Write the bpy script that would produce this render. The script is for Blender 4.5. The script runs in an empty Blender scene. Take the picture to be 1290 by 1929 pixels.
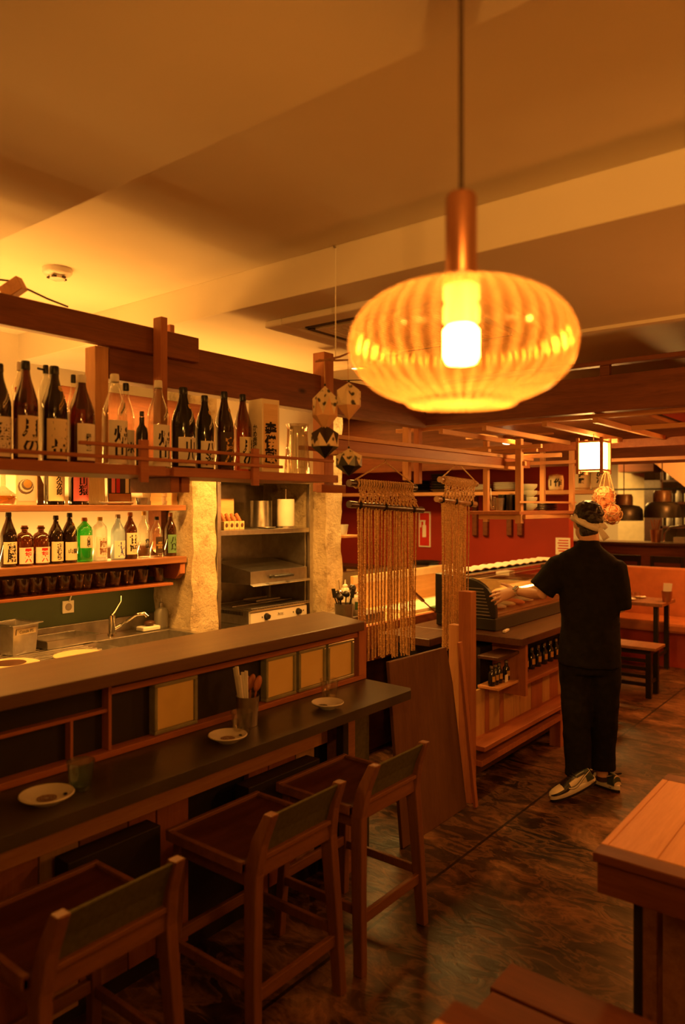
import bpy, math, random
from mathutils import Vector, Matrix, noise
random.seed(7)
S = bpy.context.scene
COL = S.collection

# ------------------------------------------------------------------ camera
FPX, CX, HY, CH = 1386.0, 645.0, 952.0, 1.70
FWD = Vector((.7848, .6198, 0)); RGT = Vector((.6198, -.7848, 0))
cam_d = bpy.data.cameras.new('camera'); cam = bpy.data.objects.new('camera', cam_d); COL.objects.link(cam)
cam.location = (0, 0, CH)
cam.rotation_euler = (math.pi/2, 0, math.atan2(FWD.y, FWD.x) - math.pi/2)
cam_d.sensor_fit = 'VERTICAL'; cam_d.sensor_height = 36; cam_d.sensor_width = 36
cam_d.lens = FPX/1929*36
cam_d.shift_y = (HY-964.5)/1929.0
cam_d.clip_start = .05; cam_d.clip_end = 60
cam_d.dof.use_dof = True; cam_d.dof.focus_distance = 3.9; cam_d.dof.aperture_fstop = 1.9
S.camera = cam

# ------------------------------------------------------------------ view
S.view_settings.view_transform = 'Standard'; S.view_settings.look = 'None'
S.view_settings.gamma = 1; S.view_settings.use_curve_mapping = False
S.view_settings.exposure = 0.15
S.cycles.use_denoising = True
S.cycles.max_bounces = 10; S.cycles.diffuse_bounces = 4; S.cycles.glossy_bounces = 4
S.cycles.transmission_bounces = 6; S.cycles.transparent_max_bounces = 24
S.cycles.caustics_reflective = False; S.cycles.caustics_refractive = False
S.cycles.sample_clamp_indirect = 4.0
W = bpy.data.worlds.new('world'); S.world = W; W.use_nodes = True
W.node_tree.nodes['Background'].inputs[0].default_value = (1, .45, .12, 1)
W.node_tree.nodes['Background'].inputs[1].default_value = 0.004

# ------------------------------------------------------------------ lamps of the place and added fill lights
AMB = (1, .40, .062); YEL = (1, .50, .10); RED = (1, .29, .04)
def lamp(name, kind, loc, power, col=AMB, size=.1, size_y=None, rot=(0, 0, 0), spot=None, blend=.5):
    d = bpy.data.lights.new(name, kind); d.energy = power; d.color = col
    if kind == 'AREA':
        d.size = size
        if size_y: d.shape = 'RECTANGLE'; d.size_y = size_y
    else: d.shadow_soft_size = size
    if kind == 'SPOT': d.spot_size = math.radians(spot); d.spot_blend = blend
    o = bpy.data.objects.new(name, d); COL.objects.link(o); o.location = loc; o.rotation_euler = rot
    return o
UP = (math.pi, 0, 0)
lamp('bar_uplight', 'AREA', (1.0, 3.05, 2.02), 25, AMB, 2.4, .30, UP)          # LED bars above the back bar
lamp('bar_uplight', 'AREA', (2.9, 2.95, 2.05), 7, AMB, 1.0, .20, UP)
lamp('bar_uplight', 'AREA', (.2, 2.46, 2.41), 3, AMB, .5, .05, UP)
lamp('back_shelf_strip', 'AREA', (2.1, 3.93, 1.40), 11, YEL, 1.9, .03, (math.radians(205), 0, 0))
lamp('back_shelf_strip', 'AREA', (2.1, 3.93, 1.72), 9, YEL, 1.9, .03, (math.radians(205), 0, 0))
lamp('bar_strip', 'AREA', (1.7, 3.25, 2.28), 42, AMB, 2.4, .05, (math.radians(10), 0, 0))
lamp('under_shelf_fill', 'AREA', (1.8, 3.72, 1.19), 3.5, AMB, 2.2, .03, (math.radians(25), 0, 0))  # added fill light, brightens the green wall below the tumbler shelf
lamp('niche_downlight', 'SPOT', (3.35, 2.75, 2.45), 190, AMB, .04, None, (math.radians(38), 0, math.radians(-10)), 85, .9)
lamp('kitchen_downlight', 'AREA', (4.9, 3.3, 2.60), 50, YEL, .5, .5)
lamp('kitchen_downlight', 'AREA', (5.6, 4.6, 2.60), 12, AMB, .4, .4)
lamp('case_spot', 'SPOT', (5.0, 2.35, 2.28), 38, AMB, .05, None, (0, 0, 0), 110, .8)
lamp('far_room_lamp', 'POINT', (7.8, 1.4, 2.25), 90, RED, .12)
lamp('far_kitchen_lamp', 'AREA', (11.0, 4.2, 2.55), 75, YEL, 1.2, 1.2)
lamp('dining_lamp', 'POINT', (3.0, -.12, 1.72), 21, RED, .10)
lamp('dining_lamp', 'POINT', (5.6, .2, 2.0), 55, RED, .10)
lamp('dining_lamp', 'POINT', (.1, -1.1, 2.30), 9, AMB, .10)
lamp('ceiling_fill_spot', 'SPOT', (-.35, -.45, 2.42), 130, AMB, .06, None, Vector((1, .38, .13)).to_track_quat('-Z', 'Y').to_euler(), 96, 1.0)  # unseen spot added to brighten the upright step of the ceiling
lamp('aisle_spot', 'SPOT', (3.75, 1.62, 2.45), 48, AMB, .03, None, (math.radians(4), 0, 0), 34, .35)

# ------------------------------------------------------------------ helpers
ORG = {}
def ray(px):
    return FWD + RGT*((px-CX)/FPX)
def at(px, py, X=None, Y=None, Z=None, D=None):
    d = ray(px); up = (HY-py)/FPX
    if X is not None: t = X/d.x
    elif Y is not None: t = Y/d.y
    elif Z is not None: t = (Z-CH)/up
    else: t = D
    return Vector((d.x*t, d.y*t, CH+up*t))
def tag(o, label=None, cat=None, group=None, kind=None):
    if label: o['label'] = label
    if cat: o['category'] = cat
    if group: o['group'] = group
    if kind: o['kind'] = kind
    return o
def thing(name, loc, label, cat, group=None, rz=0):
    o = bpy.data.objects.new(name, None); COL.objects.link(o); o.location = loc; o.rotation_euler = (0, 0, rz)
    o.empty_display_size = .05
    ORG[o.name] = Vector(loc)
    return tag(o, label, cat, group)

class MB:
    def __init__(s): s.v = []; s.f = []; s.m = []; s.sm = []
    def add(s, vs, fs, mi=0, smooth=False):
        n = len(s.v); s.v += [Vector(v) for v in vs]
        for f in fs: s.f.append([i+n for i in f]); s.m.append(mi); s.sm.append(smooth)
        return s
    def box(s, x0, x1, y0, y1, z0, z1, mi=0):
        vs = [(x, y, z) for x in (x0, x1) for y in (y0, y1) for z in (z0, z1)]
        return s.add(vs, [(0, 1, 3, 2), (4, 6, 7, 5), (0, 4, 5, 1), (2, 3, 7, 6), (0, 2, 6, 4), (1, 5, 7, 3)], mi)
    def cbox(s, c, size, rot=None, mi=0):
        hx, hy, hz = [a/2 for a in size]; c = Vector(c)
        vs = [Vector((x, y, z)) for x in (-hx, hx) for y in (-hy, hy) for z in (-hz, hz)]
        if rot is not None: vs = [rot @ v for v in vs]
        return s.add([c+v for v in vs], [(0, 1, 3, 2), (4, 6, 7, 5), (0, 4, 5, 1), (2, 3, 7, 6), (0, 2, 6, 4), (1, 5, 7, 3)], mi)
    def bar(s, p0, p1, w, h, mi=0, up=(0, 0, 1), w1=None, h1=None):
        p0 = Vector(p0); p1 = Vector(p1); d = (p1-p0).normalized(); up = Vector(up)
        if abs(d.dot(up)) > .98: up = Vector((0, 1, 0))
        a = d.cross(up).normalized(); b = a.cross(d).normalized()
        w1 = w1 or w; h1 = h1 or h
        vs = []
        for p, ww, hh in ((p0, w, h), (p1, w1, h1)):
            for sa, sb in ((-1, -1), (1, -1), (1, 1), (-1, 1)): vs.append(p+a*(sa*ww/2)+b*(sb*hh/2))
        return s.add(vs, [(0, 1, 2, 3)[::-1], (4, 5, 6, 7), (0, 4, 5, 1)[::-1], (1, 5, 6, 2)[::-1], (2, 6, 7, 3)[::-1], (3, 7, 4, 0)[::-1]], mi)
    def prism(s, poly, d, mi=0):
        d = Vector(d); n = len(poly); vs = [Vector(p) for p in poly]+[Vector(p)+d for p in poly]
        fs = [tuple(range(n))[::-1], tuple(range(n, 2*n))]+[(i, (i+1) % n, (i+1) % n+n, i+n) for i in range(n)]
        return s.add(vs, fs, mi)
    def tube(s, pts, rad, seg=10, mi=0, cap=True, smooth=True):
        pts = [Vector(p) for p in pts]; n = len(pts)
        if not hasattr(rad, '__len__'): rad = [rad]*n
        vs = []; fs = []; pa = None
        for i, p in enumerate(pts):
            d = (pts[min(i+1, n-1)]-pts[max(i-1, 0)])
            d = d.normalized() if d.length > 1e-9 else Vector((0, 0, 1))
            if pa is None:
                ref = Vector((0, 0, 1)) if abs(d.z) < .9 else Vector((1, 0, 0))
                a = d.cross(ref).normalized()
            else:
                a = (pa-d*pa.dot(d)).normalized()
            pa = a; b = d.cross(a)
            r = rad[i]; ra, rb = (r, r) if not hasattr(r, '__len__') else r
            for k in range(seg):
                t = 2*math.pi*k/seg; vs.append(p+a*(math.cos(t)*ra)+b*(math.sin(t)*rb))
        for i in range(n-1):
            for k in range(seg):
                k2 = (k+1) % seg; fs.append((i*seg+k, i*seg+k2, (i+1)*seg+k2, (i+1)*seg+k))
        if cap: fs.append(tuple(range(seg))[::-1]); fs.append(tuple(range((n-1)*seg, n*seg)))
        return s.add(vs, fs, mi, smooth)
    def rings(s, rings, mi=0, cap=True, smooth=True):
        seg = len(rings[0]); vs = [v for r in rings for v in r]; fs = []; n = len(rings)
        for i in range(n-1):
            for k in range(seg):
                k2 = (k+1) % seg; fs.append((i*seg+k, i*seg+k2, (i+1)*seg+k2, (i+1)*seg+k))
        if cap: fs.append(tuple(range(seg))[::-1]); fs.append(tuple(range((n-1)*seg, n*seg)))
        return s.add(vs, fs, mi, smooth)
    def lathe(s, prof, c=(0, 0, 0), seg=20, mi=0, rib=None, cap=False):
        c = Vector(c); rr = []
        for r, z in prof:
            ring = []
            for k in range(seg):
                t = 2*math.pi*k/seg; q = r*(1+(rib[1]*math.cos(rib[0]*t) if rib else 0))
                ring.append(c+Vector((q*math.cos(t), q*math.sin(t), z)))
            rr.append(ring)
        return s.rings(rr, mi, cap)
    def ell(s, c, r, seg=14, mi=0, rot=None, nz=9):
        rr = []
        for i in range(nz+1):
            a = -math.pi/2+math.pi*i/nz; cr = max(math.cos(a), .02)
            ring = []
            for k in range(seg):
                t = 2*math.pi*k/seg; v = Vector((r[0]*cr*math.cos(t), r[1]*cr*math.sin(t), r[2]*math.sin(a)))
                if rot is not None: v = rot @ v
                ring.append(Vector(c)+v)
            rr.append(ring)
        return s.rings(rr, mi)
    def build(s, name, mats, parent=None, world=True, bevel=0, origin=None):
        if not isinstance(mats, (list, tuple)): mats = [mats]
        if parent is not None:
            org = ORG.get(parent.name, Vector((0, 0, 0))) if world else Vector((0, 0, 0))
        elif origin is not None: org = Vector(origin)
        else:
            xs = [v.x for v in s.v]; ys = [v.y for v in s.v]; zs = [v.z for v in s.v]
            org = Vector(((min(xs)+max(xs))/2, (min(ys)+max(ys))/2, min(zs)))
        me = bpy.data.meshes.new(name)
        me.from_pydata([tuple(v-org) for v in s.v], [], s.f)
        for m in mats: me.materials.append(m)
        for p, mi, sm in zip(me.polygons, s.m, s.sm): p.material_index = mi; p.use_smooth = sm
        me.update()
        if any(s.sm): me.set_sharp_from_angle(angle=math.radians(42))
        o = bpy.data.objects.new(name, me); COL.objects.link(o)
        if parent is not None: o.parent = parent; ORG[o.name] = org
        else: o.location = org; ORG[o.name] = org
        if bevel:
            b = o.modifiers.new('bevel', 'BEVEL'); b.width = bevel; b.segments = 2; b.limit_method = 'ANGLE'; b.angle_limit = math.radians(40)
        return o
def copy_tree(o, parent=None):
    c = o.copy(); COL.objects.link(c)
    if parent is not None: c.parent = parent
    for ch in list(o.children): copy_tree(ch, c)
    return c

# text as mesh triangles in a unit box, mapped by a function
TXT = {}
def text_geo(body, bold=.02, space=.9):
    key = (body, bold, space)
    if key in TXT: return TXT[key]
    cu = bpy.data.curves.new('t', 'FONT'); cu.body = body; cu.size = 1; cu.align_x = 'CENTER'; cu.offset = bold
    cu.space_line = space; cu.resolution_u = 2
    o = bpy.data.objects.new('t', cu); COL.objects.link(o)
    dg = bpy.context.evaluated_depsgraph_get(); dg.update()
    me = bpy.data.meshes.new_from_object(o.evaluated_get(dg))
    vs = [(v.co.x, v.co.y) for v in me.vertices]; fs = [tuple(p.vertices) for p in me.polygons]
    bpy.data.objects.remove(o); bpy.data.curves.remove(cu); bpy.data.meshes.remove(me)
    if not vs: TXT[key] = ([], [], 1, 1); return TXT[key]
    x0 = min(v[0] for v in vs); x1 = max(v[0] for v in vs); y0 = min(v[1] for v in vs); y1 = max(v[1] for v in vs)
    w, h = x1-x0, y1-y0
    TXT[key] = ([((x-x0)/w-.5, (y-y0)/h-.5) for x, y in vs], fs, w, h)
    return TXT[key]
def put_text(mb, body, fn, w, h, mi=1, bold=.02, keep=True, space=.9):
    vs, fs, tw, th = text_geo(body, bold, space)
    if not vs: return
    if keep:
        k = min(w/tw, h/th); w, h = tw*k, th*k
    mb.add([fn(u*w, v*h) for u, v in vs], fs, mi)

# ------------------------------------------------------------------ materials
def newmat(name):
    m = bpy.data.materials.new(name); m.use_nodes = True; nt = m.node_tree; nt.nodes.clear()
    out = nt.nodes.new('ShaderNodeOutputMaterial'); return m, nt, out
def pbr(nt, out, rough=.5, metal=0, spec=.5):
    b = nt.nodes.new('ShaderNodeBsdfPrincipled'); nt.links.new(b.outputs[0], out.inputs[0])
    b.inputs['Roughness'].default_value = rough; b.inputs['Metallic'].default_value = metal
    b.inputs['Specular IOR Level'].default_value = spec
    return b
def ramp(nt, fac, stops):
    r = nt.nodes.new('ShaderNodeValToRGB'); nt.links.new(fac, r.inputs[0])
    while len(r.color_ramp.elements) < len(stops): r.color_ramp.elements.new(.5)
    for e, (p, c) in zip(r.color_ramp.elements, stops): e.position = p; e.color = (*c, 1)
    return r.outputs[0]
def tex(nt, kind, scale, coord='Object', vec=(1, 1, 1), **kw):
    tc = nt.nodes.new('ShaderNodeTexCoord'); mp = nt.nodes.new('ShaderNodeMapping'); mp.inputs['Scale'].default_value = vec
    nt.links.new(tc.outputs[coord], mp.inputs[0])
    t = nt.nodes.new(kind); nt.links.new(mp.outputs[0], t.inputs['Vector']); t.inputs['Scale'].default_value = scale
    for k, v in kw.items(): t.inputs[k].default_value = v
    return t
def bump(nt, b, h, strength=.3, dist=.01):
    n = nt.nodes.new('ShaderNodeBump'); n.inputs['Strength'].default_value = strength; n.inputs['Distance'].default_value = dist
    nt.links.new(h, n.inputs['Height']); nt.links.new(n.outputs[0], b.inputs['Normal'])
def plain(name, col, rough=.5, metal=0, spec=.5, var=.12, scale=9, bs=0):
    m, nt, out = newmat(name); b = pbr(nt, out, rough, metal, spec)
    n = tex(nt, 'ShaderNodeTexNoise', scale, Detail=4)
    lo = tuple(c*(1-var) for c in col); hi = tuple(min(1, c*(1+var)) for c in col)
    nt.links.new(ramp(nt, n.outputs[0], [(.3, lo), (.7, hi)]), b.inputs['Base Color'])
    if bs: bump(nt, b, n.outputs[0], bs)
    return m
def wood(name, c1, c2, axis='X', rough=.5, scale=1.0, knots=True):
    m, nt, out = newmat(name); b = pbr(nt, out, rough, 0, .35)
    st = {'X': (.7, 9, 9), 'Y': (9, .7, 9), 'Z': (9, 9, .7)}[axis]; st = tuple(a*scale for a in st)
    n = tex(nt, 'ShaderNodeTexNoise', 3, vec=st, Detail=8, Roughness=.6, Distortion=.6)
    n2 = tex(nt, 'ShaderNodeTexNoise', 22, vec=st, Detail=3)
    mx = nt.nodes.new('ShaderNodeMix'); mx.data_type = 'FLOAT'; mx.inputs[0].default_value = .3
    nt.links.new(n.outputs[0], mx.inputs[2]); nt.links.new(n2.outputs[0], mx.inputs[3])
    mid = tuple((a+b_)/2 for a, b_ in zip(c1, c2))
    col = ramp(nt, mx.outputs[0], [(.3, c1), (.5, mid), (.68, c2)])
    if knots:
        v = tex(nt, 'ShaderNodeTexVoronoi', 2.2, vec={'X': (1, 2.4, 2.4), 'Y': (2.4, 1, 2.4), 'Z': (2.4, 2.4, 1)}[axis])
        k = ramp(nt, v.outputs['Distance'], [(.03, (1, 1, 1)), (.09, (0, 0, 0))])
        mm = nt.nodes.new('ShaderNodeMix'); mm.data_type = 'RGBA'; nt.links.new(k, mm.inputs[0]); nt.links.new(col, mm.inputs[6])
        mm.inputs[7].default_value = (c1[0]*.35, c1[1]*.3, c1[2]*.3, 1); col = mm.outputs[2]
    nt.links.new(col, b.inputs['Base Color'])
    bump(nt, b, mx.outputs[0], .15, .004)
    return m
def glassy(name, tint, rough=.03, gl=.12, diff=0, dcol=None, fr=.42):
    """see-through glass skin: tinted transparency, fresnel gloss and an optional frosted share"""
    m, nt, out = newmat(name); N = nt.nodes; L = nt.links
    tr = N.new('ShaderNodeBsdfTransparent'); tr.inputs[0].default_value = (*tint, 1)
    g = N.new('ShaderNodeBsdfGlossy'); g.inputs['Roughness'].default_value = rough
    lw = N.new('ShaderNodeLayerWeight'); lw.inputs[0].default_value = .45
    mp = N.new('ShaderNodeMath'); mp.operation = 'MULTIPLY_ADD'; L.new(lw.outputs['Facing'], mp.inputs[0]); mp.inputs[1].default_value = fr; mp.inputs[2].default_value = gl*.4
    mp.use_clamp = True
    mix = N.new('ShaderNodeMixShader'); L.new(mp.outputs[0], mix.inputs[0])
    if diff:
        d = N.new('ShaderNodeBsdfTranslucent'); d.inputs[0].default_value = (*(dcol or tint), 1)
        d2 = N.new('ShaderNodeBsdfDiffuse'); d2.inputs[0].default_value = (*(dcol or tint), 1)
        md = N.new('ShaderNodeMixShader'); md.inputs[0].default_value = .5; L.new(d.outputs[0], md.inputs[1]); L.new(d2.outputs[0], md.inputs[2])
        m2 = N.new('ShaderNodeMixShader'); m2.inputs[0].default_value = diff; L.new(tr.outputs[0], m2.inputs[1]); L.new(md.outputs[0], m2.inputs[2])
        L.new(m2.outputs[0], mix.inputs[1])
    else: L.new(tr.outputs[0], mix.inputs[1])
    L.new(g.outputs[0], mix.inputs[2]); L.new(mix.outputs[0], out.inputs[0])
    return m
def emit(name, col, s):
    m, nt, out = newmat(name); e = nt.nodes.new('ShaderNodeEmission'); e.inputs[0].default_value = (*col, 1); e.inputs[1].default_value = s
    nt.links.new(e.outputs[0], out.inputs[0]); return m

M = {}
M['beam'] = wood('dark red beam wood', (.10, .028, .011), (.22, .072, .028), 'X', .5)
M['beamY'] = wood('dark red beam wood cross', (.10, .028, .011), (.22, .072, .028), 'Y', .5)
M['pineX'] = wood('pine along', (.46, .21, .09), (.64, .34, .15), 'X', .55)
M['pineY'] = wood('pine across', (.46, .21, .09), (.64, .34, .15), 'Y', .55)
M['pineZ'] = wood('pine upright', (.45, .21, .09), (.63, .34, .15), 'Z', .55)
M['redX'] = wood('reddish rail wood', (.28, .085, .035), (.42, .15, .06), 'X', .5)
M['redZ'] = wood('reddish post wood', (.30, .10, .04), (.45, .17, .07), 'Z', .5)
M['shelfwood'] = wood('brown shelf wood', (.18, .07, .03), (.34, .15, .065), 'X', .45)
M['stoolZ'] = wood('stool leg wood', (.15, .058, .024), (.25, .105, .042), 'Z', .38, 1, False)
M['stoolX'] = wood('stool rail wood', (.15, .058, .024), (.25, .105, .042), 'X', .38, 1, False)
M['seat'] = wood('stool seat wood', (.05, .014, .008), (.10, .032, .016), 'X', .4)
M['bartop'] = wood('brown bar top', (.105, .055, .028), (.15, .085, .042), 'X', .38, .6, False)
M['slate'] = plain('dark slate counter', (.055, .042, .026), .33, 0, .5, .25, 5)
M['darkpanel'] = plain('dark panel', (.022, .017, .012), .5, 0, .3, .3, 4)
M['walnut'] = wood('dark walnut', (.06, .025, .012), (.13, .055, .025), 'X', .4)
M['ply'] = wood('brown ply board', (.10, .042, .018), (.16, .075, .032), 'Z', .45, 1, False)
M['plankA'] = wood('plank yellow', (.42, .25, .10), (.58, .36, .16), 'Z', .5)
M['plankB'] = wood('plank red', (.30, .10, .04), (.42, .16, .07), 'Z', .5)
M['tabletop'] = wood('orange pine table', (.62, .30, .14), (.80, .44, .22), 'X', .5)
M['bench'] = wood('dark red bench', (.10, .026, .012), (.17, .05, .022), 'Y', .5)
M['olive'] = plain('olive canvas', (.10, .09, .04), .85, 0, .2, .15, 60, .2)
M['plaster'] = plain('cream plaster', (.78, .72, .60), .85, 0, .2, .04, 3)
M['ceil'] = plain('painted ceiling', (.74, .68, .56), .8, 0, .25, .05, 1.5)
M['green'] = plain('dark green wall paint', (.06, .085, .04), .5, 0, .4, .15, 3)
M['redwall'] = plain('red wall paint', (.30, .028, .014), .6, 0, .3, .08, 3)
M['steel'] = plain('brushed steel', (.62, .60, .56), .28, 1, .5, .1, 30)
M['steeld'] = plain('dull steel', (.35, .32, .28), .4, 1, .5, .15, 20)
M['chrome'] = plain('chrome', (.8, .78, .74), .12, 1, .5, .03, 5)
M['black'] = plain('black plastic', (.012, .011, .010), .35, 0, .5, .2, 8)
M['blackm'] = plain('black metal', (.02, .016, .013), .4, .3, .5, .2, 8)
M['cloth'] = plain('black cotton', (.011, .010, .010), .9, 0, .15, .25, 30, .3)
M['skin'] = plain('skin', (.62, .36, .24), .5, 0, .4, .06, 12)
M['hair'] = plain('black hair', (.012, .009, .008), .45, 0, .5, .4, 60, .6)
M['white'] = plain('white cotton', (.78, .74, .66), .85, 0, .2, .05, 30, .2)
M['ceram'] = plain('white ceramic', (.75, .72, .66), .25, 0, .5, .04, 8)
M['paper'] = plain('paper', (.82, .79, .70), .8, 0, .2, .05, 14)
M['cream'] = plain('cream paper', (.80, .70, .48), .8, 0, .2, .06, 14)
M['ink'] = plain('black ink', (.012, .010, .010), .7, 0, .2, .1, 14)
M['gold'] = plain('gold ink', (.65, .42, .12), .4, .4, .5, .1, 14)
M['redink'] = plain('red ink', (.55, .03, .02), .7, 0, .2, .1, 14)
M['blueink'] = plain('blue ink', (.02, .05, .35), .7, 0, .2, .1, 14)
M['pink'] = plain('pink label', (.85, .22, .28), .7, 0, .2, .05, 14)
M['darklab'] = plain('dark label', (.05, .03, .02), .6, 0, .3, .2, 14)
M['greenlab'] = plain('green label', (.12, .25, .12), .7, 0, .2, .2, 14)
M['bamboo'] = wood('bamboo', (.62, .40, .18), (.80, .56, .28), 'X', .5, 1, False)
M['bambooZ'] = wood('bamboo slats', (.66, .50, .26), (.84, .68, .40), 'Z', .6, 2, False)
M['rope'] = plain('jute rope', (.60, .38, .17), .55, 0, .4, .25, 90, .3)
M['rod'] = plain('dark bamboo rod', (.07, .035, .015), .35, 0, .5, .5, 20)
M['rod2'] = plain('light bamboo rod', (.34, .18, .08), .25, 0, .5, .3, 20)
M['brass'] = plain('copper brown metal', (.45, .20, .10), .35, .8, .5, .1, 10)
M['cord'] = plain('brown cable', (.05, .025, .012), .6, 0, .3, .1, 10)
M['leather'] = plain('brown leather', (.50, .20, .09), .55, 0, .4, .12, 8, .2)
M['redbase'] = plain('red bench base', (.33, .05, .025), .5, 0, .4, .15, 5)
M['g_clear'] = glassy('clear glass', (.93, .92, .86))
M['g_frost'] = glassy('frosted glass', (.85, .85, .80), .25, .1, .55, (.85, .85, .78))
M['g_blue'] = glassy('blue frosted glass', (.60, .68, .72), .25, .1, .55, (.55, .66, .74))
M['g_green'] = glassy('green glass', (.14, .62, .16), .04, .15, .25, (.1, .6, .12))
M['g_brown'] = glassy('brown glass', (.27, .10, .03), .04, .15, .05, (.3, .1, .03))
M['g_dark'] = glassy('dark glass', (.10, .05, .025), .05, .15, .1, (.03, .02, .01))
M['g_black'] = plain('black glass', (.015, .012, .008), .08, 0, .6, .1, 5)
M['g_tumbler'] = glassy('tumbler glass', (.84, .80, .72), .05, .25)
M['liquid'] = glassy('amber liquid', (.75, .42, .08), .1, .1, .2, (.7, .4, .1))
M['celadon'] = plain('pale celadon glaze', (.55, .58, .42), .3, 0, .5, .05, 8)
M['drystrand'] = plain('orange dried strands', (.80, .30, .12), .7, 0, .3, .35, 45, .5)
M['leaf'] = plain('dark leaf', (.05, .12, .03), .5, 0, .4, .3, 20)
M['salmon'] = plain('salmon flesh', (.75, .22, .10), .4)
M['glass_row'] = glassy('row tumbler glass', (.93, .86, .74), .05, .2, fr=.34)
M['g_case'] = glassy('case glass', (.92, .86, .72), .05, .2)
# ------------------------------------------------------------------ the room
def stone_floor():
    m, nt, out = newmat('mottled stone floor'); b = pbr(nt, out, .3, 0, .5); L = nt.links; N = nt.nodes
    n1 = tex(nt, 'ShaderNodeTexNoise', 1.7, vec=(1.6, 1, 1), Detail=10, Roughness=.66, Distortion=.7)
    n2 = tex(nt, 'ShaderNodeTexNoise', 5.5, vec=(2.2, 1, 1), Detail=7, Roughness=.62, Distortion=.9)
    n3 = tex(nt, 'ShaderNodeTexVoronoi', 3.2, vec=(1, 1.5, 1)); n3.feature = 'DISTANCE_TO_EDGE'
    a = ramp(nt, n1.outputs[0], [(.42, (.014, .008, .005)), (.53, (.045, .022, .012)), (.60, (.14, .07, .036)), (.70, (.30, .18, .11))])
    v = ramp(nt, n2.outputs[0], [(.47, (0, 0, 0)), (.52, (.26, .13, .06)), (.60, (.03, .015, .008))])
    ad = N.new('ShaderNodeMix'); ad.data_type = 'RGBA'; ad.blend_type = 'ADD'; ad.inputs[0].default_value = .45
    L.new(a, ad.inputs[6]); L.new(v, ad.inputs[7])
    br = tex(nt, 'ShaderNodeTexBrick', 1.0, vec=(1, 1, 1)); br.inputs['Mortar Size'].default_value = .008; br.inputs['Brick Width'].default_value = 1.9; br.inputs['Row Height'].default_value = 1.23
    br.inputs['Color1'].default_value = (1, 1, 1, 1); br.inputs['Color2'].default_value = (.8, .8, .8, 1); br.inputs['Mortar'].default_value = (.12, .1, .1, 1)
    mu = N.new('ShaderNodeMix'); mu.data_type = 'RGBA'; mu.blend_type = 'MULTIPLY'; mu.inputs[0].default_value = 1
    L.new(ad.outputs[2], mu.inputs[6]); L.new(br.outputs[0], mu.inputs[7]); L.new(mu.outputs[2], b.inputs['Base Color'])
    r = N.new('ShaderNodeMapRange'); L.new(n1.outputs[0], r.inputs[0]); r.inputs[3].default_value = .22; r.inputs[4].default_value = .55; L.new(r.outputs[0], b.inputs['Roughness'])
    bump(nt, b, n2.outputs[0], .35, .012)
    return m
def stone_wall():
    m, nt, out = newmat('rough limestone'); b = pbr(nt, out, .9, 0, .2); L = nt.links
    n1 = tex(nt, 'ShaderNodeTexNoise', 7, Detail=9, Roughness=.7)
    n2 = tex(nt, 'ShaderNodeTexNoise', 38, Detail=6, Roughness=.7)
    L.new(ramp(nt, n1.outputs[0], [(.35, (.36, .27, .16)), (.48, (.60, .50, .33)), (.7, (.72, .63, .44))]), b.inputs['Base Color'])
    mx = nt.nodes.new('ShaderNodeMix'); mx.data_type = 'FLOAT'; mx.inputs[0].default_value = .5
    L.new(n1.outputs[0], mx.inputs[2]); L.new(n2.outputs[0], mx.inputs[3]); bump(nt, b, mx.outputs[0], .9, .03)
    return m
M['floor'] = stone_floor(); M['stone'] = stone_wall()
def struct(name, mb, mats, bevel=0):
    o = mb.build(name, mats, bevel=bevel); o['kind'] = 'structure'; return o
ZA, ZB, XC, YW = 2.51, 2.66, 2.12, 4.0
struct('floor', MB().box(-2.1, 13.1, -2.6, 6.1, -.1, 0), M['floor'])
c = MB()
c.box(-2.1, 1.241, -2.6, 6.1, 2.60, 2.95); c.box(1.241, XC, -2.6, 6.1, ZB, 2.95); c.box(XC, 3.37, -2.6, 6.1, ZA, 2.95); c.box(3.37, 13.1, -2.6, 6.1, ZB, 2.95)
struct('ceiling', c, M['ceil'], .004)
struct('wall_left', MB().box(-2.2, -2.0, -2.6, 6.1, 0, 2.95), M['plaster'])
struct('wall_front', MB().box(-2.0, 13.1, -2.8, -2.6, 0, 2.95), M['plaster'])
struct('wall_far', MB().box(13.0, 13.2, -2.6, 6.1, 0, 2.95), M['plaster'])
w = MB(); w.box(-2.0, 3.26, YW, 4.15, 1.30, 2.95); w.box(-2.0, 3.26, YW, 4.15, 0, 1.30, 1)
w.box(3.26, 4.42, 4.15, 4.3, 0, 2.95, 0); w.box(3.26, 4.227, YW-.38, 4.15, 1.90, 2.95, 0)
struct('wall_back', w, [M['plaster'], M['green']])
struct('wall_kitchen', MB().box(3.3, 13.0, 5.9, 6.1, 0, 2.95), M['redwall'])
struct('wall_right', MB().box(6.75, 6.87, 2.62, 5.9, 0, 2.66), M['redwall'])
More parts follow.
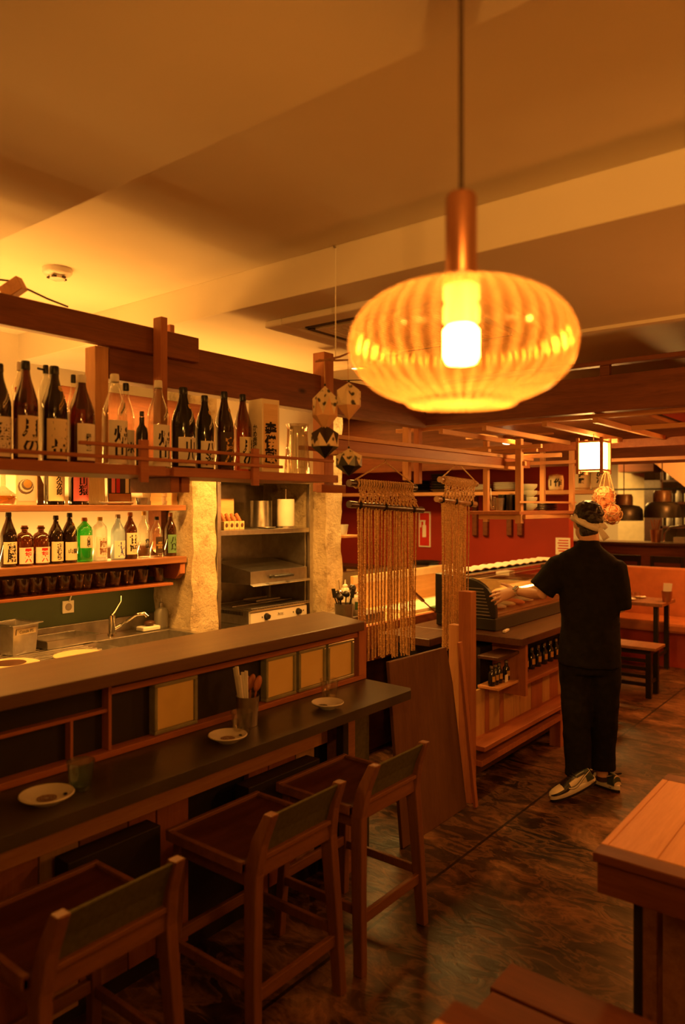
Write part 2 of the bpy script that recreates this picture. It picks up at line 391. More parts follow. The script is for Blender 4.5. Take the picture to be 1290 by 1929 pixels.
def rough_block(x0, x1, y0, y1, z0, z1, step=.05, amp=.012):
    mb = MB()
    def grid(o, u, v, nu, nv):
        vs = []; fs = []
        for i in range(nu+1):
            for j in range(nv+1):
                p = Vector(o)+Vector(u)*(i/nu)+Vector(v)*(j/nv); q = p*6
                d = Vector((noise.noise(q), noise.noise(q+Vector((9, 3, 1))), 0))
                vs.append(p+d*amp*1.6+Vector((noise.noise(p*22), noise.noise(p*22+Vector((5, 5, 5))), 0))*amp*.5)
        for i in range(nu):
            for j in range(nv):
                a = i*(nv+1)+j; fs.append((a, a+nv+1, a+nv+2, a+1))
        mb.add(vs, fs, 0, True)
    nz = int((z1-z0)/step); nx = max(2, int((x1-x0)/step)); ny = max(2, int((y1-y0)/step))
    grid((x0, y0, z0), (x1-x0, 0, 0), (0, 0, z1-z0), nx, nz)
    grid((x1, y0, z0), (0, y1-y0, 0), (0, 0, z1-z0), ny, nz)
    grid((x0, y1, z0), (0, y0-y1, 0), (0, 0, z1-z0), ny, nz)
    grid((x1, y1, z0), (x0-x1, 0, 0), (0, 0, z1-z0), nx, nz)
    return mb
tag(struct('wall_pillar_left', rough_block(3.054, 3.26, 3.62, 4.14, 0, 2.5), M['stone']), 'rough limestone pillar left of the steel niche')
tag(struct('wall_pillar_right', rough_block(4.235, 4.42, 3.50, 4.14, 0, 2.5), M['stone']), 'rough limestone pillar right of the steel niche')
# stair soffit far right
a = at(1150, 810, X=9.0); b_ = at(1300, 925, X=9.0); c_ = at(1480, 810, X=9.0)
struct('ceiling_stair_soffit', MB().prism([a, b_, at(1480, 1062, X=9.0), c_], (1.1, 0, 0)), M['ceil'])
struct('trim_ceiling_joint', MB().box(3.34, 3.385, -2.6, 3.9, 2.495, 2.51), M['plaster'])

# ------------------------------------------------------------------ overhead timber frame
def solo(name, mb, mat, label, cat, group=None, bevel=.003):
    return tag(mb.build(name, mat, bevel=bevel), label, cat, group)
solo('upper_beam', MB().box(-1.2, 2.045, 2.38, 2.42, 2.297, 2.40), M['beam'], 'upper dark red beam over the bar bottles, ending beside the thin post', 'beam')
solo('bar_beam', MB().box(1.64, 2.888, 2.42, 2.50, 2.18, 2.365), M['beam'], 'wide dark red beam over the bar between the two square posts', 'beam')
solo('bar_beam', MB().box(2.97, 3.90, 2.42, 2.50, 2.18, 2.365), M['beam'], 'dark red beam section running on from the square post behind the paper mobile', 'beam')
solo('cross_beam', MB().box(3.90, 3.98, -2.5, 2.50, 2.195, 2.385), M['beamY'], 'long dark red beam crossing the room behind the glass pendant', 'beam')
solo('batten', MB().box(3.90, 3.96, -2.5, 2.3, 2.44, 2.465), M['beamY'], 'thin dark batten above the long cross beam', 'batten')
solo('batten_block', MB().box(3.91, 3.95, 1.3, 1.35, 2.386, 2.44), M['beamY'], 'small block holding the thin batten above the cross beam', 'block')
solo('square_post', MB().box(1.58, 1.637, 2.42, 2.489, 1.86, 2.296), M['pineZ'], 'pale square post standing among the left sake bottles', 'post')
solo('square_post', MB().box(2.89, 2.965, 2.40, 2.478, 1.77, 2.486), M['redZ'], 'square hanging post at the right end of the bottle shelf', 'post')
p = at(305, 598, Y=2.34)
solo('thin_post', MB().box(p.x-.016, p.x+.016, 2.325, 2.375, 1.84, p.z), M['redZ'], 'thin upright stick in front of the beams above the bottle shelf', 'post')
p = at(322, 612, Y=2.53)
solo('peg', MB().box(p.x-.012, p.x+.012, 2.52, 2.545, 2.30, p.z), M['redZ'], 'small wooden peg sticking up behind the upper beam', 'peg')
solo('header_beam', MB().box(2.10, 3.05, 3.52, 3.60, 1.97, 2.325), M['beam'], 'wide dark board high up behind the bar bottles', 'board')
p0 = at(8, 556, Y=2.46); p1 = at(42, 533, Y=2.40)
solo('timber_offcut', MB().bar(p0, p1, .035, .05), M['pineX'], 'short slanting timber end resting on the upper beam', 'timber')
cb = MB(); pts = [at(x, y, Y=2.44) for x, y in ((-60, 527), (0, 527), (28, 530), (52, 545), (90, 563), (128, 578))]
cb.tube(pts, .0035, 6); tag(cb.build('cable', M['cord']), 'thin dark cable sagging over the upper beam', 'cable')
cb = MB(); pts = [at(x, y, Y=2.53) for x, y in ((630, 717), (680, 716), (700, 725), (720, 733), (760, 740), (800, 760))]
cb.tube(pts, .003, 6); tag(cb.build('cable', M['cord']), 'thin black cable running along the beam behind the paper mobile', 'cable')
# smoke detector
p = at(108, 507, Z=ZB)
t = thing('smoke_detector', (p.x, p.y, ZB-.045), 'round white smoke detector on the bright ceiling above the bar', 'smoke detector')
MB().lathe([(.001, .045), (.058, .045), (.058, .030), (.052, .022), (.030, .016)], p*1-Vector((0, 0, .045)), 24).build('housing', M['ceram'], t)
MB().lathe([(.030, .016), (.030, 0.004), (.018, 0), (.001, 0)], p-Vector((0, 0, .045)), 24).build('sensor', M['ceram'], t)
sl = MB()
for k in range(5):
    a = 2*math.pi*k/5; sl.cbox(p+Vector((.031*math.cos(a), .031*math.sin(a), -.036)), (.014, .014, .007))
sl.build('vent', M['darklab'], t)
# air conditioner cassette
t = thing('ceiling_air_conditioner', (2.805, 1.805, ZA-.03), 'square ceiling cassette air conditioner with dark slots and grille', 'air conditioner')
f = MB(); X0, X1, Y0, Y1 = 2.33, 3.28, 1.33, 2.28; zt, zb = ZA, ZA-.03
f.box(X0, X1, Y0, Y0+.10, zb, zt); f.box(X0, X1, Y1-.10, Y1, zb, zt); f.box(X0, X0+.10, Y0+.10, Y1-.10, zb, zt); f.box(X1-.10, X1, Y0+.10, Y1-.10, zb, zt)
f.build('frame', M['plaster'], t, bevel=.008)
s_ = MB()
for x0, x1, y0, y1 in ((X0+.10, X0+.16, Y0+.16, Y1-.16), (X1-.16, X1-.10, Y0+.16, Y1-.16), (X0+.16, X1-.16, Y0+.10, Y0+.16), (X0+.16, X1-.16, Y1-.16, Y1-.10)):
    s_.box(x0, x1, y0, y1, zb+.018, zt)
s_.build('air_slot', M['black'], t)
for x0, x1, y0, y1 in ((X0+.115, X0+.145, Y0+.16, Y1-.16), (X1-.145, X1-.115, Y0+.16, Y1-.16), (X0+.16, X1-.16, Y0+.115, Y0+.145), (X0+.16, X1-.16, Y1-.145, Y1-.115)):
    MB().box(x0, x1, y0, y1, zb+.006, zb+.010).build('louvre', M['darklab'], t)
g = MB(); g.box(X0+.16, X1-.16, Y0+.16, Y1-.16, zb+.012, zt)
for k in range(28):
    y = Y0+.20+k*(Y1-Y0-.40)/27; g.box(X0+.20, X1-.20, y-.005, y+.005, zb+.002, zb+.013, 1)
g.box(X0+.16, X1-.16, Y0+.16, Y0+.195, zb, zb+.012, 1); g.box(X0+.16, X1-.16, Y1-.195, Y1-.16, zb, zb+.012, 1)
g.box(X0+.16, X0+.195, Y0+.195, Y1-.195, zb, zb+.012, 1); g.box(X1-.195, X1-.16, Y0+.195, Y1-.195, zb, zb+.012, 1)
g.build('grille', [M['darklab'], M['plaster']], t)
# recessed downlights that show
def downlight(px, py, label, r=.045):
    p = at(px, py, Z=ZB)
    t = thing('recessed_downlight', (p.x, p.y, ZB-.012), label, 'ceiling light')
    MB().lathe([(r*1.35, .012), (r*1.35, 0), (r, 0), (r, .010)], (p.x, p.y, ZB-.012), 20).build('rim', M['plaster'], t)
    MB().lathe([(r, .004), (.001, .004)], (p.x, p.y, ZB-.012), 20).build('lens', M['lens'], t)
    lamp('downlight', 'SPOT', (p.x, p.y, ZB-.03), 12, AMB, .03, None, (0, 0, 0), 120, .8)
M['lens'] = emit('lit lens', (1, .72, .30), 9)
downlight(674, 691, 'round recessed ceiling light glowing left of the glass pendant')
t = thing('spotlight', at(955, 834, D=6.3), 'small bright spotlight glowing between the hanging shelves', 'ceiling light')
pp = at(955, 834, D=6.3)
MB().tube([pp+Vector((.02, .0, .05)), pp+Vector((.005, 0, .012))], .045, 16).build('housing', M['brass'], t)
MB().ell(pp, (.040, .040, .016)).build('lens', M['lens'], t)
solo('spotlight_bar', MB().box(pp.x, pp.x+.04, pp.y-.4, pp.y+.4, pp.z+.05, pp.z+.09), M['pineY'], 'wooden bar carrying the small bright spotlight', 'bar')

# ------------------------------------------------------------------ hanging bottle shelf
ZS = 1.834
t = thing('hanging_bottle_shelf', (1.2, 2.3, ZS-.03), 'long reddish wooden shelf hanging over the bar with thin guard rails', 'shelf')
XE = at(633, 890, Y=2.12).x
MB().box(-1.0, XE, 2.13, 2.50, ZS-.028, ZS).build('board', M['redX'], t, bevel=.003)
MB().box(-1.0, 1.665, 2.115, 2.135, ZS-.030, ZS+.004).build('edge_strip', M['redX'], t, bevel=.002)
MB().box(1.70, XE+.01, 2.115, 2.135, ZS-.030, ZS+.004).build('edge_strip', M['redX'], t, bevel=.002)
xa = at(532, 880, Y=2.09).x; xb = at(150, 835, Y=2.09).x; xc = at(628, 868, Y=2.09).x
MB().box(-1.0, xa, 2.085, 2.10, 1.853, 1.865).build('guard_rail', M['redX'], t, bevel=.002)
MB().box(xb, xc, 2.085, 2.10, 1.893, 1.905).build('guard_rail', M['redX'], t, bevel=.002)
for px, top in ((273, 828), (483, 845)):
    x = at(px, 900, Y=2.10).x; MB().box(x-.017, x+.017, 2.100, 2.116, ZS-.055, at(px, top, Y=2.1).z).build('bracket', M['redX'], t, bevel=.002)
for px in (298, 318):
    x = at(px, 900, Y=2.3).x; MB().box(x-.02, x+.02, 2.20, 2.45, ZS-.085, ZS-.029).build('hanger_block', M['redX'], t, bevel=.002)
x = at(612, 900, Y=2.44).x
MB().box(x-.12, x+.075, 2.36, 2.398, ZS-.07, ZS-.029).build('hanger_block', M['redX'], t, bevel=.002)

# ------------------------------------------------------------------ bottles
PROF = {
 'slim': [(0, 0), (.93, 0), (1, .015), (1, .56), (.96, .62), (.72, .72), (.46, .82), (.36, .88), (.33, .95)],
 'tall': [(0, 0), (.93, 0), (1, .015), (1, .60), (.93, .66), (.62, .76), (.38, .83), (.33, .88), (.31, .95)],
 'jug': [(0, 0), (.94, 0), (1, .02), (1, .66), (.92, .74), (.70, .80), (.40, .835), (.34, .85), (.34, .90), (.46, .91), (.46, .955), (.36, .96)],
 'flask': [(0, 0), (.95, 0), (1, .02), (1, .70), (.90, .78), (.50, .86), (.34, .89), (.31, .95)],
 'small': [(0, 0), (.94, 0), (1, .02), (1, .62), (.88, .70), (.48, .76), (.42, .80), (.42, .9)],
}
def bottle(px, ytop, Y, zb, wpx, kind, glass, cap, lab, txt, label, group, span=62, lz=(.06, .46), ink='ink', neck=None, rz=0, name='sake_bottle', liquid=False, capr=.36, dot=False, lw=None, stripe=None):
    q = at(px, ytop, Y=Y); h = q.z-zb; t = Y/ray(px).y; r = wpx*t/FPX/2
    root = thing(name, (q.x, Y, zb), label, 'bottle', group, rz)
    pr = [(max(a*r, .0006), b*h) for a, b in PROF[kind]]
    MB().lathe(pr, seg=22).build('body', M[glass], root, world=False)
    if liquid: MB().lathe([(.001, .004)]+[(a*r*.94, b*h) for a, b in PROF[kind][1:] if b < .6]+[(.001, .6*h)], seg=18).build('liquid', M['liquid'], root, world=False)
    MB().lathe([(r*capr, h*.915), (r*capr*1.05, h*.92), (r*capr, h*.985), (r*capr*.9, h), (.001, h)], seg=14).build('cap', M[cap], root, world=False)
    def wrap(rad, zc, ph0=0):
        return lambda u, v: Vector((rad*math.sin(u/rad+ph0), -rad*math.cos(u/rad+ph0), zc+v))
    if lab:
        mb = MB(); z0, z1 = lz[0]*h, lz[1]*h; R = r+.0007; n = 14; sp = math.radians(span); vs = []
        for i in range(n+1):
            a = -sp+2*sp*i/n
            for z in (z0, z1): vs.append((R*math.sin(a), -R*math.cos(a), z))
        mb.add(vs, [(2*i, 2*i+2, 2*i+3, 2*i+1) for i in range(n)], 0, True)
        if txt: put_text(mb, txt, wrap(r+.0014, (z0+z1)/2), (lw or 1.35)*r, (z1-z0)*.86, 1, .025)
        if stripe:
            vs = []
            for i in range(9):
                a = math.radians(-22+44*i/8)
                for z in (z1-.22*(z1-z0), z1-.06*(z1-z0)): vs.append(((R+.0006)*math.sin(a), -(R+.0006)*math.cos(a), z))
            mb.add(vs, [(2*i, 2*i+2, 2*i+3, 2*i+1) for i in range(8)], 2, True)
        mb.build('paper_label', [M[lab], M[ink], M[stripe or ink]], root, world=False)
    if neck:
        # slanted strip on the shoulder
        mb = MB(); z = h*.66; R = r*.90; vs = []; sp = .75
        def rad(zz):
            P = PROF[kind]
            for (r0, z0_), (r1, z1_) in zip(P, P[1:]):
                if z0_*h <= zz <= z1_*h and z1_ > z0_: return r*(r0+(r1-r0)*(zz/h-z0_)/(z1_-z0_))
            return r*.4
        n = 8
        for i in range(n+1):
            a = -sp*.2+sp*1.1*i/n
            zc = h*.565+h*.15*i/n
            for dz in (-.028*h, .028*h):
                zz = zc+dz; q_ = rad(zz)+.0012; vs.append((q_*math.sin(a), -q_*math.cos(a), zz))
        mb.add(vs, [(2*i, 2*i+2, 2*i+3, 2*i+1) for i in range(n)], 0, True)
        for k in range(5):
            i = 1+k*1.3; a = -sp*.2+sp*1.1*i/n; zc = h*.565+h*.15*i/n; q_ = rad(zc)+.003
            c0 = Vector((q_*math.sin(a), -q_*math.cos(a), zc)); mb.cbox(c0, (.0035, .0006, .0075), Matrix.Rotation(.5, 3, 'Y') @ Matrix.Rotation(a, 3, 'Z'), 1)
        mb.build('shoulder_strip', [M[neck], M['ink']], root, world=False)
    if dot:
        mb = MB(); zc = h*.77; q_ = r*.58+.001; a = .35; c0 = Vector((q_*math.sin(a), -q_*math.cos(a), zc))
        mb.ell(c0, (.010, .002, .010), 12, 0, Matrix.Rotation(a, 3, 'Z') @ Matrix.Rotation(-.35, 3, 'X'), 6)
        mb.build('seal', M['gold'], root, world=False)
    return root
G = 'bottles standing on the hanging bar shelf'
zb = ZS
bottle(-2, 685, 2.30, zb, 44, 'slim', 'g_dark', 'black', 'paper', '酒\n蔵', 'dark bottle cut by the left edge of the photo on the hanging shelf', G, neck='paper')
bottle(48, 680, 2.28, zb, 45, 'slim', 'g_brown', 'black', 'cream', '月\nの', 'large brown bottle with black cap and big black characters, beside the pump bottle', G, liquid=True, lw=1.6)
bottle(102, 690, 2.28, zb, 47, 'slim', 'g_dark', 'black', 'cream', '三\n岳', 'large dark bottle with round seal and busy label, left of the maroon bottle', G, neck='gold', dot=True, lw=1.6)
b4 = bottle(153, 707, 2.28, zb, 49, 'slim', 'g_brown', 'paper', 'paper', '森\n伊\n蔵', 'maroon bottle with pale paper wrapped neck beside the pale post', G, span=48, lw=.5)
MB().lathe([(.0158, .20), (.0105, .25), (.009, .29), (.009, .315), (.001, .318)], seg=16).build('neck_wrap', M['cream'], b4, world=False)
bottle(216, 705, 2.28, zb, 46, 'slim', 'g_clear', 'paper', 'paper', '帰\n山', 'clear bottle with large brush label just right of the pale post', G, neck='cream', lz=(.04, .5))
bottle(267, 775, 2.24, zb, 23, 'small', 'g_black', 'black', 'cream', '本', 'small dark bottle, shortest on the hanging shelf', G)
bottle(298, 717, 2.30, zb, 42, 'slim', 'g_clear', 'paper', 'paper', '帰\n山', 'clear bottle with brush label right behind the thin upright stick', G, neck='cream', lz=(.04, .5))
bottle(345, 730, 2.30, zb, 45, 'slim', 'g_black', 'black', 'paper', '山\n八', 'black bottle with gold seal and white strip, left one of the black pair', G, neck='paper', dot=True, lz=(.06, .4))
bottle(385, 745, 2.30, zb, 36, 'slim', 'g_black', 'black', 'paper', '八\n海', 'shorter black bottle with gold seal, right one of the black pair', G, neck='paper', dot=True, lz=(.06, .4))
bottle(422, 738, 2.30, zb, 36, 'slim', 'g_dark', 'black', 'darklab', '富\n乃', 'brown bottle with a dark label and gold characters', G, ink='gold', dot=True, lz=(.06, .5))
bottle(457, 743, 2.30, zb, 34, 'slim', 'g_brown', 'black', 'cream', '月\nの', 'brown bottle with black cap directly left of the tall paper box', G, lw=1.6)
G2 = 'bottles in the back row of the hanging shelf'
bottle(36, 682, 2.44, zb, 26, 'flask', 'g_clear', 'paper', 'redink', None, 'clear dispenser bottle with red mark behind the large brown bottle', G2, lz=(.6, .75))
pb = bottle(86, 688, 2.44, zb, 28, 'flask', 'g_frost', 'black', None, None, 'pale pump bottle behind the dark bottle with busy label', G2)
MB().tube([(0, 0, .33), (0, 0, .345), (-.035, -.01, .345)], .004, 8).build('pump_spout', M['black'], pb, world=False)
bottle(138, 706, 2.44, zb, 26, 'slim', 'g_clear', 'black', 'redink', None, 'clear bottle with long black cap behind the maroon bottle', G2)
bottle(237, 722, 2.42, zb, 32, 'tall', 'g_clear', 'black', 'paper', '米', 'clear bottle with black cap behind the clear brush label bottle', G2)
# tall paper box
p = at(497, 890, Y=2.24); zt = at(500, 755, Y=2.24).z
t = thing('bottle_gift_box', (p.x, 2.24, ZS), 'tall cream paper bottle box with vertical black brush characters', 'box', rz=math.radians(-8))
bx = MB(); hw = .047; hh = zt-ZS
bx.box(-hw, hw, -hw, hw, 0, hh)
bx.box(-hw*.8, hw*.8, -hw-.0008, -hw, .02, hh-.02, 2)
put_text(bx, '森\n伊\n蔵', lambda u, v: Vector((u, -hw-.0018, hh*.42+v)), .068, .20, 1, .05)
put_text(bx, 'かめ壺焼酎'[0]+'\nめ\n壺\n焼\n酎', lambda u, v: Vector((-hw-.001, -u, hh*.45+v)), .03, .14, 1, .02)
bx.build('carton', [M['cream'], M['ink'], M['bamboo']], t, world=False, bevel=.001)
# glass jug
p = at(560, 890, Y=2.30); zt = at(560, 800, Y=2.30).z-ZS
t = thing('glass_jug', (p.x, 2.30, ZS+.001), 'clear glass pitcher with handle at the right end of the hanging shelf', 'jug')
MB().lathe([(.001, .004), (.058, .004), (.062, 0), (.063, .01), (.060, .05), (.050, zt*.75), (.048, zt*.9), (.055, zt), (.052, zt), (.045, zt*.88), (.048, zt*.7), (.056, .05), (.056, .012), (.001, .012)], seg=20, rib=(10, .015)).build('jar_body', M['g_tumbler'], t, world=False)
MB().tube([(-.05, -.01, zt*.92), (-.085, -.02, zt*.86), (-.09, -.02, zt*.5), (-.062, -.01, zt*.25)], .006, 8).build('handle', M['g_tumbler'], t, world=False)

# ------------------------------------------------------------------ back shelves
t = thing('back_shelf', (1.2, 3.8, 1.665), 'upper brown wall shelf behind the bar with the pink labelled bottle', 'shelf')
MB().box(-1.9, 3.04, 3.66, 3.995, 1.667, 1.702).build('board', M['shelfwood'], t, bevel=.003)
MB().box(2.90, 3.04, 3.68, 3.995, 1.70, 1.95).build('end_panel', M['beam'], t, bevel=.002) if False else None
t = thing('back_shelf', (1.2, 3.8, 1.34), 'lower brown wall shelf behind the bar holding the row of lit bottles', 'shelf')
MB().box(-1.9, 3.045, 3.66, 3.995, 1.338, 1.378).build('board', M['shelfwood'], t, bevel=.003)
MB().prism([(3.0, 3.67, 1.337), (3.0, 3.67, 1.27), (3.0, 3.72, 1.235), (3.0, 3.99, 1.235), (3.0, 3.99, 1.337)], (.04, 0, 0)).build('bracket', M['redZ'], t, bevel=.002)
solo('shelf_support', MB().box(3.0, 3.045, 3.86, 3.995, 1.379, 1.666), M['beam'], 'dark wooden upright between the two back shelves', 'post')
solo('shelf_support', MB().box(3.0, 3.045, 3.86, 3.995, 1.703, 1.95), M['beam'], 'dark wooden upright above the upper back shelf', 'post')
solo('shelf_support', MB().box(1.09, 1.13, 3.90, 3.995, 1.379, 1.666), M['beam'], 'dark wooden upright behind the two round brown jugs', 'post')
t = thing('glass_shelf', (1.2, 3.8, 1.20), 'narrow low shelf for tumblers with a dark back board', 'shelf')
MB().box(-1.9, 2.97, 3.70, 3.97, 1.199, 1.215).build('board', M['redX'], t, bevel=.002)
MB().box(-1.9, 2.97, 3.97, 3.995, 1.199, 1.337).build('back_board', M['walnut'], t)
G = 'bottles in the lit row on the lower back shelf'
YB = 3.76; z2 = 1.378
rows = [
 (16, 965, 29, 'slim', 'g_dark', 'black', 'cream', '萬\n膳', 'ink', 'dark bottle with two large characters at the left end of the lit row', {}),
 (46, 990, 31, 'jug', 'g_brown', 'brass', 'paper', '㐂\n六', 'redink', 'round brown jug with red characters, left one of the pair', {'stripe': 'redink'}),
 (77, 990, 31, 'jug', 'g_brown', 'brass', 'paper', '㐂\n六', 'redink', 'round brown jug with red characters, right one of the pair', {'stripe': 'redink'}),
 (105, 971, 27, 'tall', 'g_dark', 'black', 'cream', 'さ\nむ\nら', 'ink', 'dark bottle with a wide cream label right of the two brown jugs', {}),
 (131, 966, 27, 'tall', 'g_dark', 'black', 'cream', '山猿', 'ink', 'dark bottle with a slanted shoulder strip left of the green bottle', {'neck': 'cream', 'dot': True, 'lz': (.06, .42)}),
 (159, 975, 29, 'flask', 'g_green', 'brass', 'cream', '八\n重\n椿', 'ink', 'bright green bottle in the lit row', {'lz': (.32, .6), 'liquid': False}),
 (188, 974, 27, 'flask', 'g_frost', 'gold', 'paper', '南\n露', 'brass', 'frosted white bottle right of the green bottle', {'lz': (.1, .55)}),
 (222, 969, 26, 'tall', 'g_blue', 'steeld', 'paper', '七\n人', 'blueink', 'pale blue frosted bottle with blue writing', {'lz': (.04, .42)}),
 (245, 965, 26, 'tall', 'g_brown', 'brass', 'cream', '甘\n露', 'ink', 'amber brown bottle between the blue and the clear bottle', {'lz': (.1, .56), 'liquid': True}),
 (271, 963, 23, 'tall', 'g_clear', 'gold', None, None, 'ink', 'clear slim bottle with brush characters on its glass', {'neck': 'paper'}),
 (295, 973, 23, 'tall', 'g_clear', 'black', 'darklab', 'ABV\nNIKKA\nRYE', 'gold', 'clear bottle with a black rectangular label', {'span': 45, 'lz': (.1, .5)}),
 (321, 966, 22, 'tall', 'g_brown', 'brass', 'greenlab', '八\n島', 'ink', 'amber bottle with green label at the right end of the lit row', {'lz': (.08, .5)}),
]
for px, yt, w_, k, g_, cp, lb, tx, ik, lab, kw in rows:
    o = bottle(px, yt, YB, z2, w_, k, g_, cp, lb, tx, lab, G, ink=ik, **kw)
    if px == 271:
        mb = MB(); put_text(mb, '帰\n山', lambda u, v: Vector((.030*math.sin(u/.030), -.0385*math.cos(u/.030), .09+v)), .03, .09, 0, .04); mb.build('glass_print', M['ink'], o, world=False)
# upper back shelf
z1 = 1.702
G = 'large bottles on the upper back shelf'
bottle(102, 868, 3.78, z1, 37, 'tall', 'g_dark', 'black', 'cream', '久\n次\n郎', 'dark bottle with a tall cream label on the upper back shelf', G, lz=(.09, .78), lw=.7)
bottle(148, 868, 3.78, z1, 36, 'tall', 'g_dark', 'black', 'pink', '山\n猿', 'dark bottle with a pink label on the upper back shelf', G, lz=(.09, .78), lw=1.1)
t = thing('decanter', at(6, 950, Y=3.78)*1+Vector((0, 0, 0)), 'clear decanter with a thin neck at the left edge of the upper back shelf', 'decanter')
t.location.z = z1
MB().lathe([(.001, .004), (.05, .002), (.066, .03), (.062, .06), (.03, .085), (.013, .10), (.011, .18), (.016, .19)], seg=18).build('glass_body', M['g_tumbler'], t, world=False)
MB().lathe([(.001, .008), (.048, .008), (.060, .03), (.059, .048), (.001, .048)], seg=18).build('liquid', M['liquid'], t, world=False)
p = at(49, 950, Y=3.84)
t = thing('framed_print', (p.x, 3.84, z1), 'cream print with a round grey and yellow swirl design leaning on the upper back shelf', 'picture', rz=math.radians(-6))
fm = MB(); fm.cbox((0, 0, .105), (.112, .012, .21), None, 0); fm.cbox((0, -.007, .105), (.092, .002, .17), None, 1)
for k, (r_, mi) in enumerate(((.044, 2), (.037, 1), (.031, 2), (.024, 3))):
    fm.ell((-.004+.003*k, -.0085-.0008*k, .10+.005*k), (r_, .0012, r_*.95), 22, mi, None, 6)
fm.build('panel', [M['cream'], M['ceram'], M['steeld'], M['gold']], t, world=False)
p = at(72, 950, Y=3.93)
solo('dark_board', MB().prism([(p.x-.02, 3.9, z1), (p.x+.07, 3.9, z1), (p.x-.02, 3.9, z1+.2)], (0, .012, 0)), M['walnut'], 'small dark triangular panel behind the bottles on the upper back shelf', 'panel')
p = at(181, 950, Y=3.90)
bm_ = MB()
for k in range(17): bm_.tube([(p.x-.058+k*.0073, 3.90, z1), (p.x-.058+k*.0073, 3.91, z1+.26)], .0036, 6)
tag(bm_.build('bamboo_mat', M['bambooZ']), 'pale bamboo slat mat leaning on the wall right of the pink label bottle', 'mat')
p = at(225, 950, Y=3.90)
t = thing('postcard', (p.x, 3.90, z1), 'framed photograph of bottles leaning on the upper back shelf', 'picture', rz=math.radians(-4))
pc = MB(); pc.cbox((0, 0, .105), (.16, .008, .21), None, 0)
pc.cbox((0, -.0045, .045), (.15, .001, .05), None, 1)
for k, (x_, mi) in enumerate(((-.045, 2), (-.012, 3), (.022, 0), (.05, 4))):
    pc.cbox((x_, -.0052, .12), (.024, .0012, .09), None, mi); pc.cbox((x_, -.0052, .175), (.010, .0012, .03), None, mi)
pc.build('print', [M['darklab'], M['brass'], M['pink'], M['redink'], M['cream']], t, world=False)
p = at(225, 948, Y=3.74)
MB_ = MB().lathe([(.001, .012), (.085, .012), (.098, .018), (.1, .016), (.085, .004), (.001, .002)], (p.x, 3.76, z1), 20)
tag(MB_.build('small_tray', M['ceram']), 'small pale tray at the front of the upper back shelf', 'tray')
p = at(269, 948, Y=3.76)
tag(MB().lathe([(.001, .002), (.028, .002), (.035, .045), (.033, .045), (.026, .006), (.001, .006)], (p.x, 3.77, z1), 18).build('metal_cup', M['steeld']), 'small grey metal cup on the upper back shelf', 'cup')
G = 'wooden sake boxes stacked on the upper back shelf'
for i, (px, k, lb) in enumerate(((286, 0, 'lowest box of the left wooden stack on the upper back shelf'), (286, 1, 'middle box of the left wooden stack on the upper back shelf'), (286, 2, 'top box of the left wooden stack on the upper back shelf'), (316, 0, 'lowest box of the right wooden stack on the upper back shelf'), (316, 1, 'middle box of the right wooden stack on the upper back shelf'), (316, 2, 'top box of the right wooden stack on the upper back shelf'))):
    p = at(px, 948, Y=3.80); z = z1+k*.0262; o_ = (.004, -.003, .002)[k]; x = p.x+o_
    mb = MB(); a_, w2 = .042, .005
    mb.box(x-a_, x+a_, 3.80-a_, 3.80-a_+w2, z, z+.026); mb.box(x-a_, x+a_, 3.80+a_-w2, 3.80+a_, z, z+.026)
    mb.box(x-a_, x-a_+w2, 3.80-a_+w2, 3.80+a_-w2, z, z+.026); mb.box(x+a_-w2, x+a_, 3.80-a_+w2, 3.80+a_-w2, z, z+.026); mb.box(x-a_+w2, x+a_-w2, 3.80-a_+w2, 3.80+a_-w2, z, z+.006)
    tag(mb.build('wooden_box', M['bamboo']), lb, 'box', G)
# tumblers
tb = None
spots = [16, 43, 68, 95, 121, 147, 163, 190, 217, 243, 269, 299]
names = ['leftmost', 'second', 'third', 'fourth', 'fifth', 'sixth', 'seventh', 'eighth', 'ninth', 'tenth', 'eleventh', 'last and rightmost']
for i, px in enumerate(spots):
    p = at(px, 1110, Y=3.80)
    if tb is None:
        tb = MB().lathe([(.001, .006), (.024, .006), (.026, 0), (.030, .004), (.040, .088), (.038, .088), (.028, .008), (.001, .010)], (p.x, 3.80, 1.2155), 18, rib=(9, .03)).build('tumbler', M['glass_row'])
        o = tb
    else:
        o = tb.copy(); COL.objects.link(o); o.location.x = p.x
    tag(o, 'upright glass tumbler, %s from the left on the low shelf under the lit bottles' % names[i] if i < 11 else 'upright glass tumbler at the right end of the low shelf under the lit bottles', 'glass', 'tumblers on the low shelf')
# socket
p = at(127, 1143, Y=4.0)
t = thing('wall_socket', (p.x, YW, p.z), 'white wall socket on the dark green wall above the sink counter', 'socket')
mb = MB(); mb.box(p.x-.037, p.x+.037, YW-.012, YW, p.z-.037, p.z+.037); mb.build('plate', M['paper'], t, bevel=.003)
MB().tube([(p.x+.0, YW-.013, p.z), (p.x, YW-.0125, p.z)], .022, 20).build('socket_well', M['steeld'], t)
MB().tube([(p.x+.004, YW-.014, p.z+.03), (p.x+.01, YW-.02, p.z+.06), (p.x+.03, YW-.01, p.z+.09), (p.x+.03, YW-.03, p.z+.12)], .004, 8).build('cord', M['paper'], t)

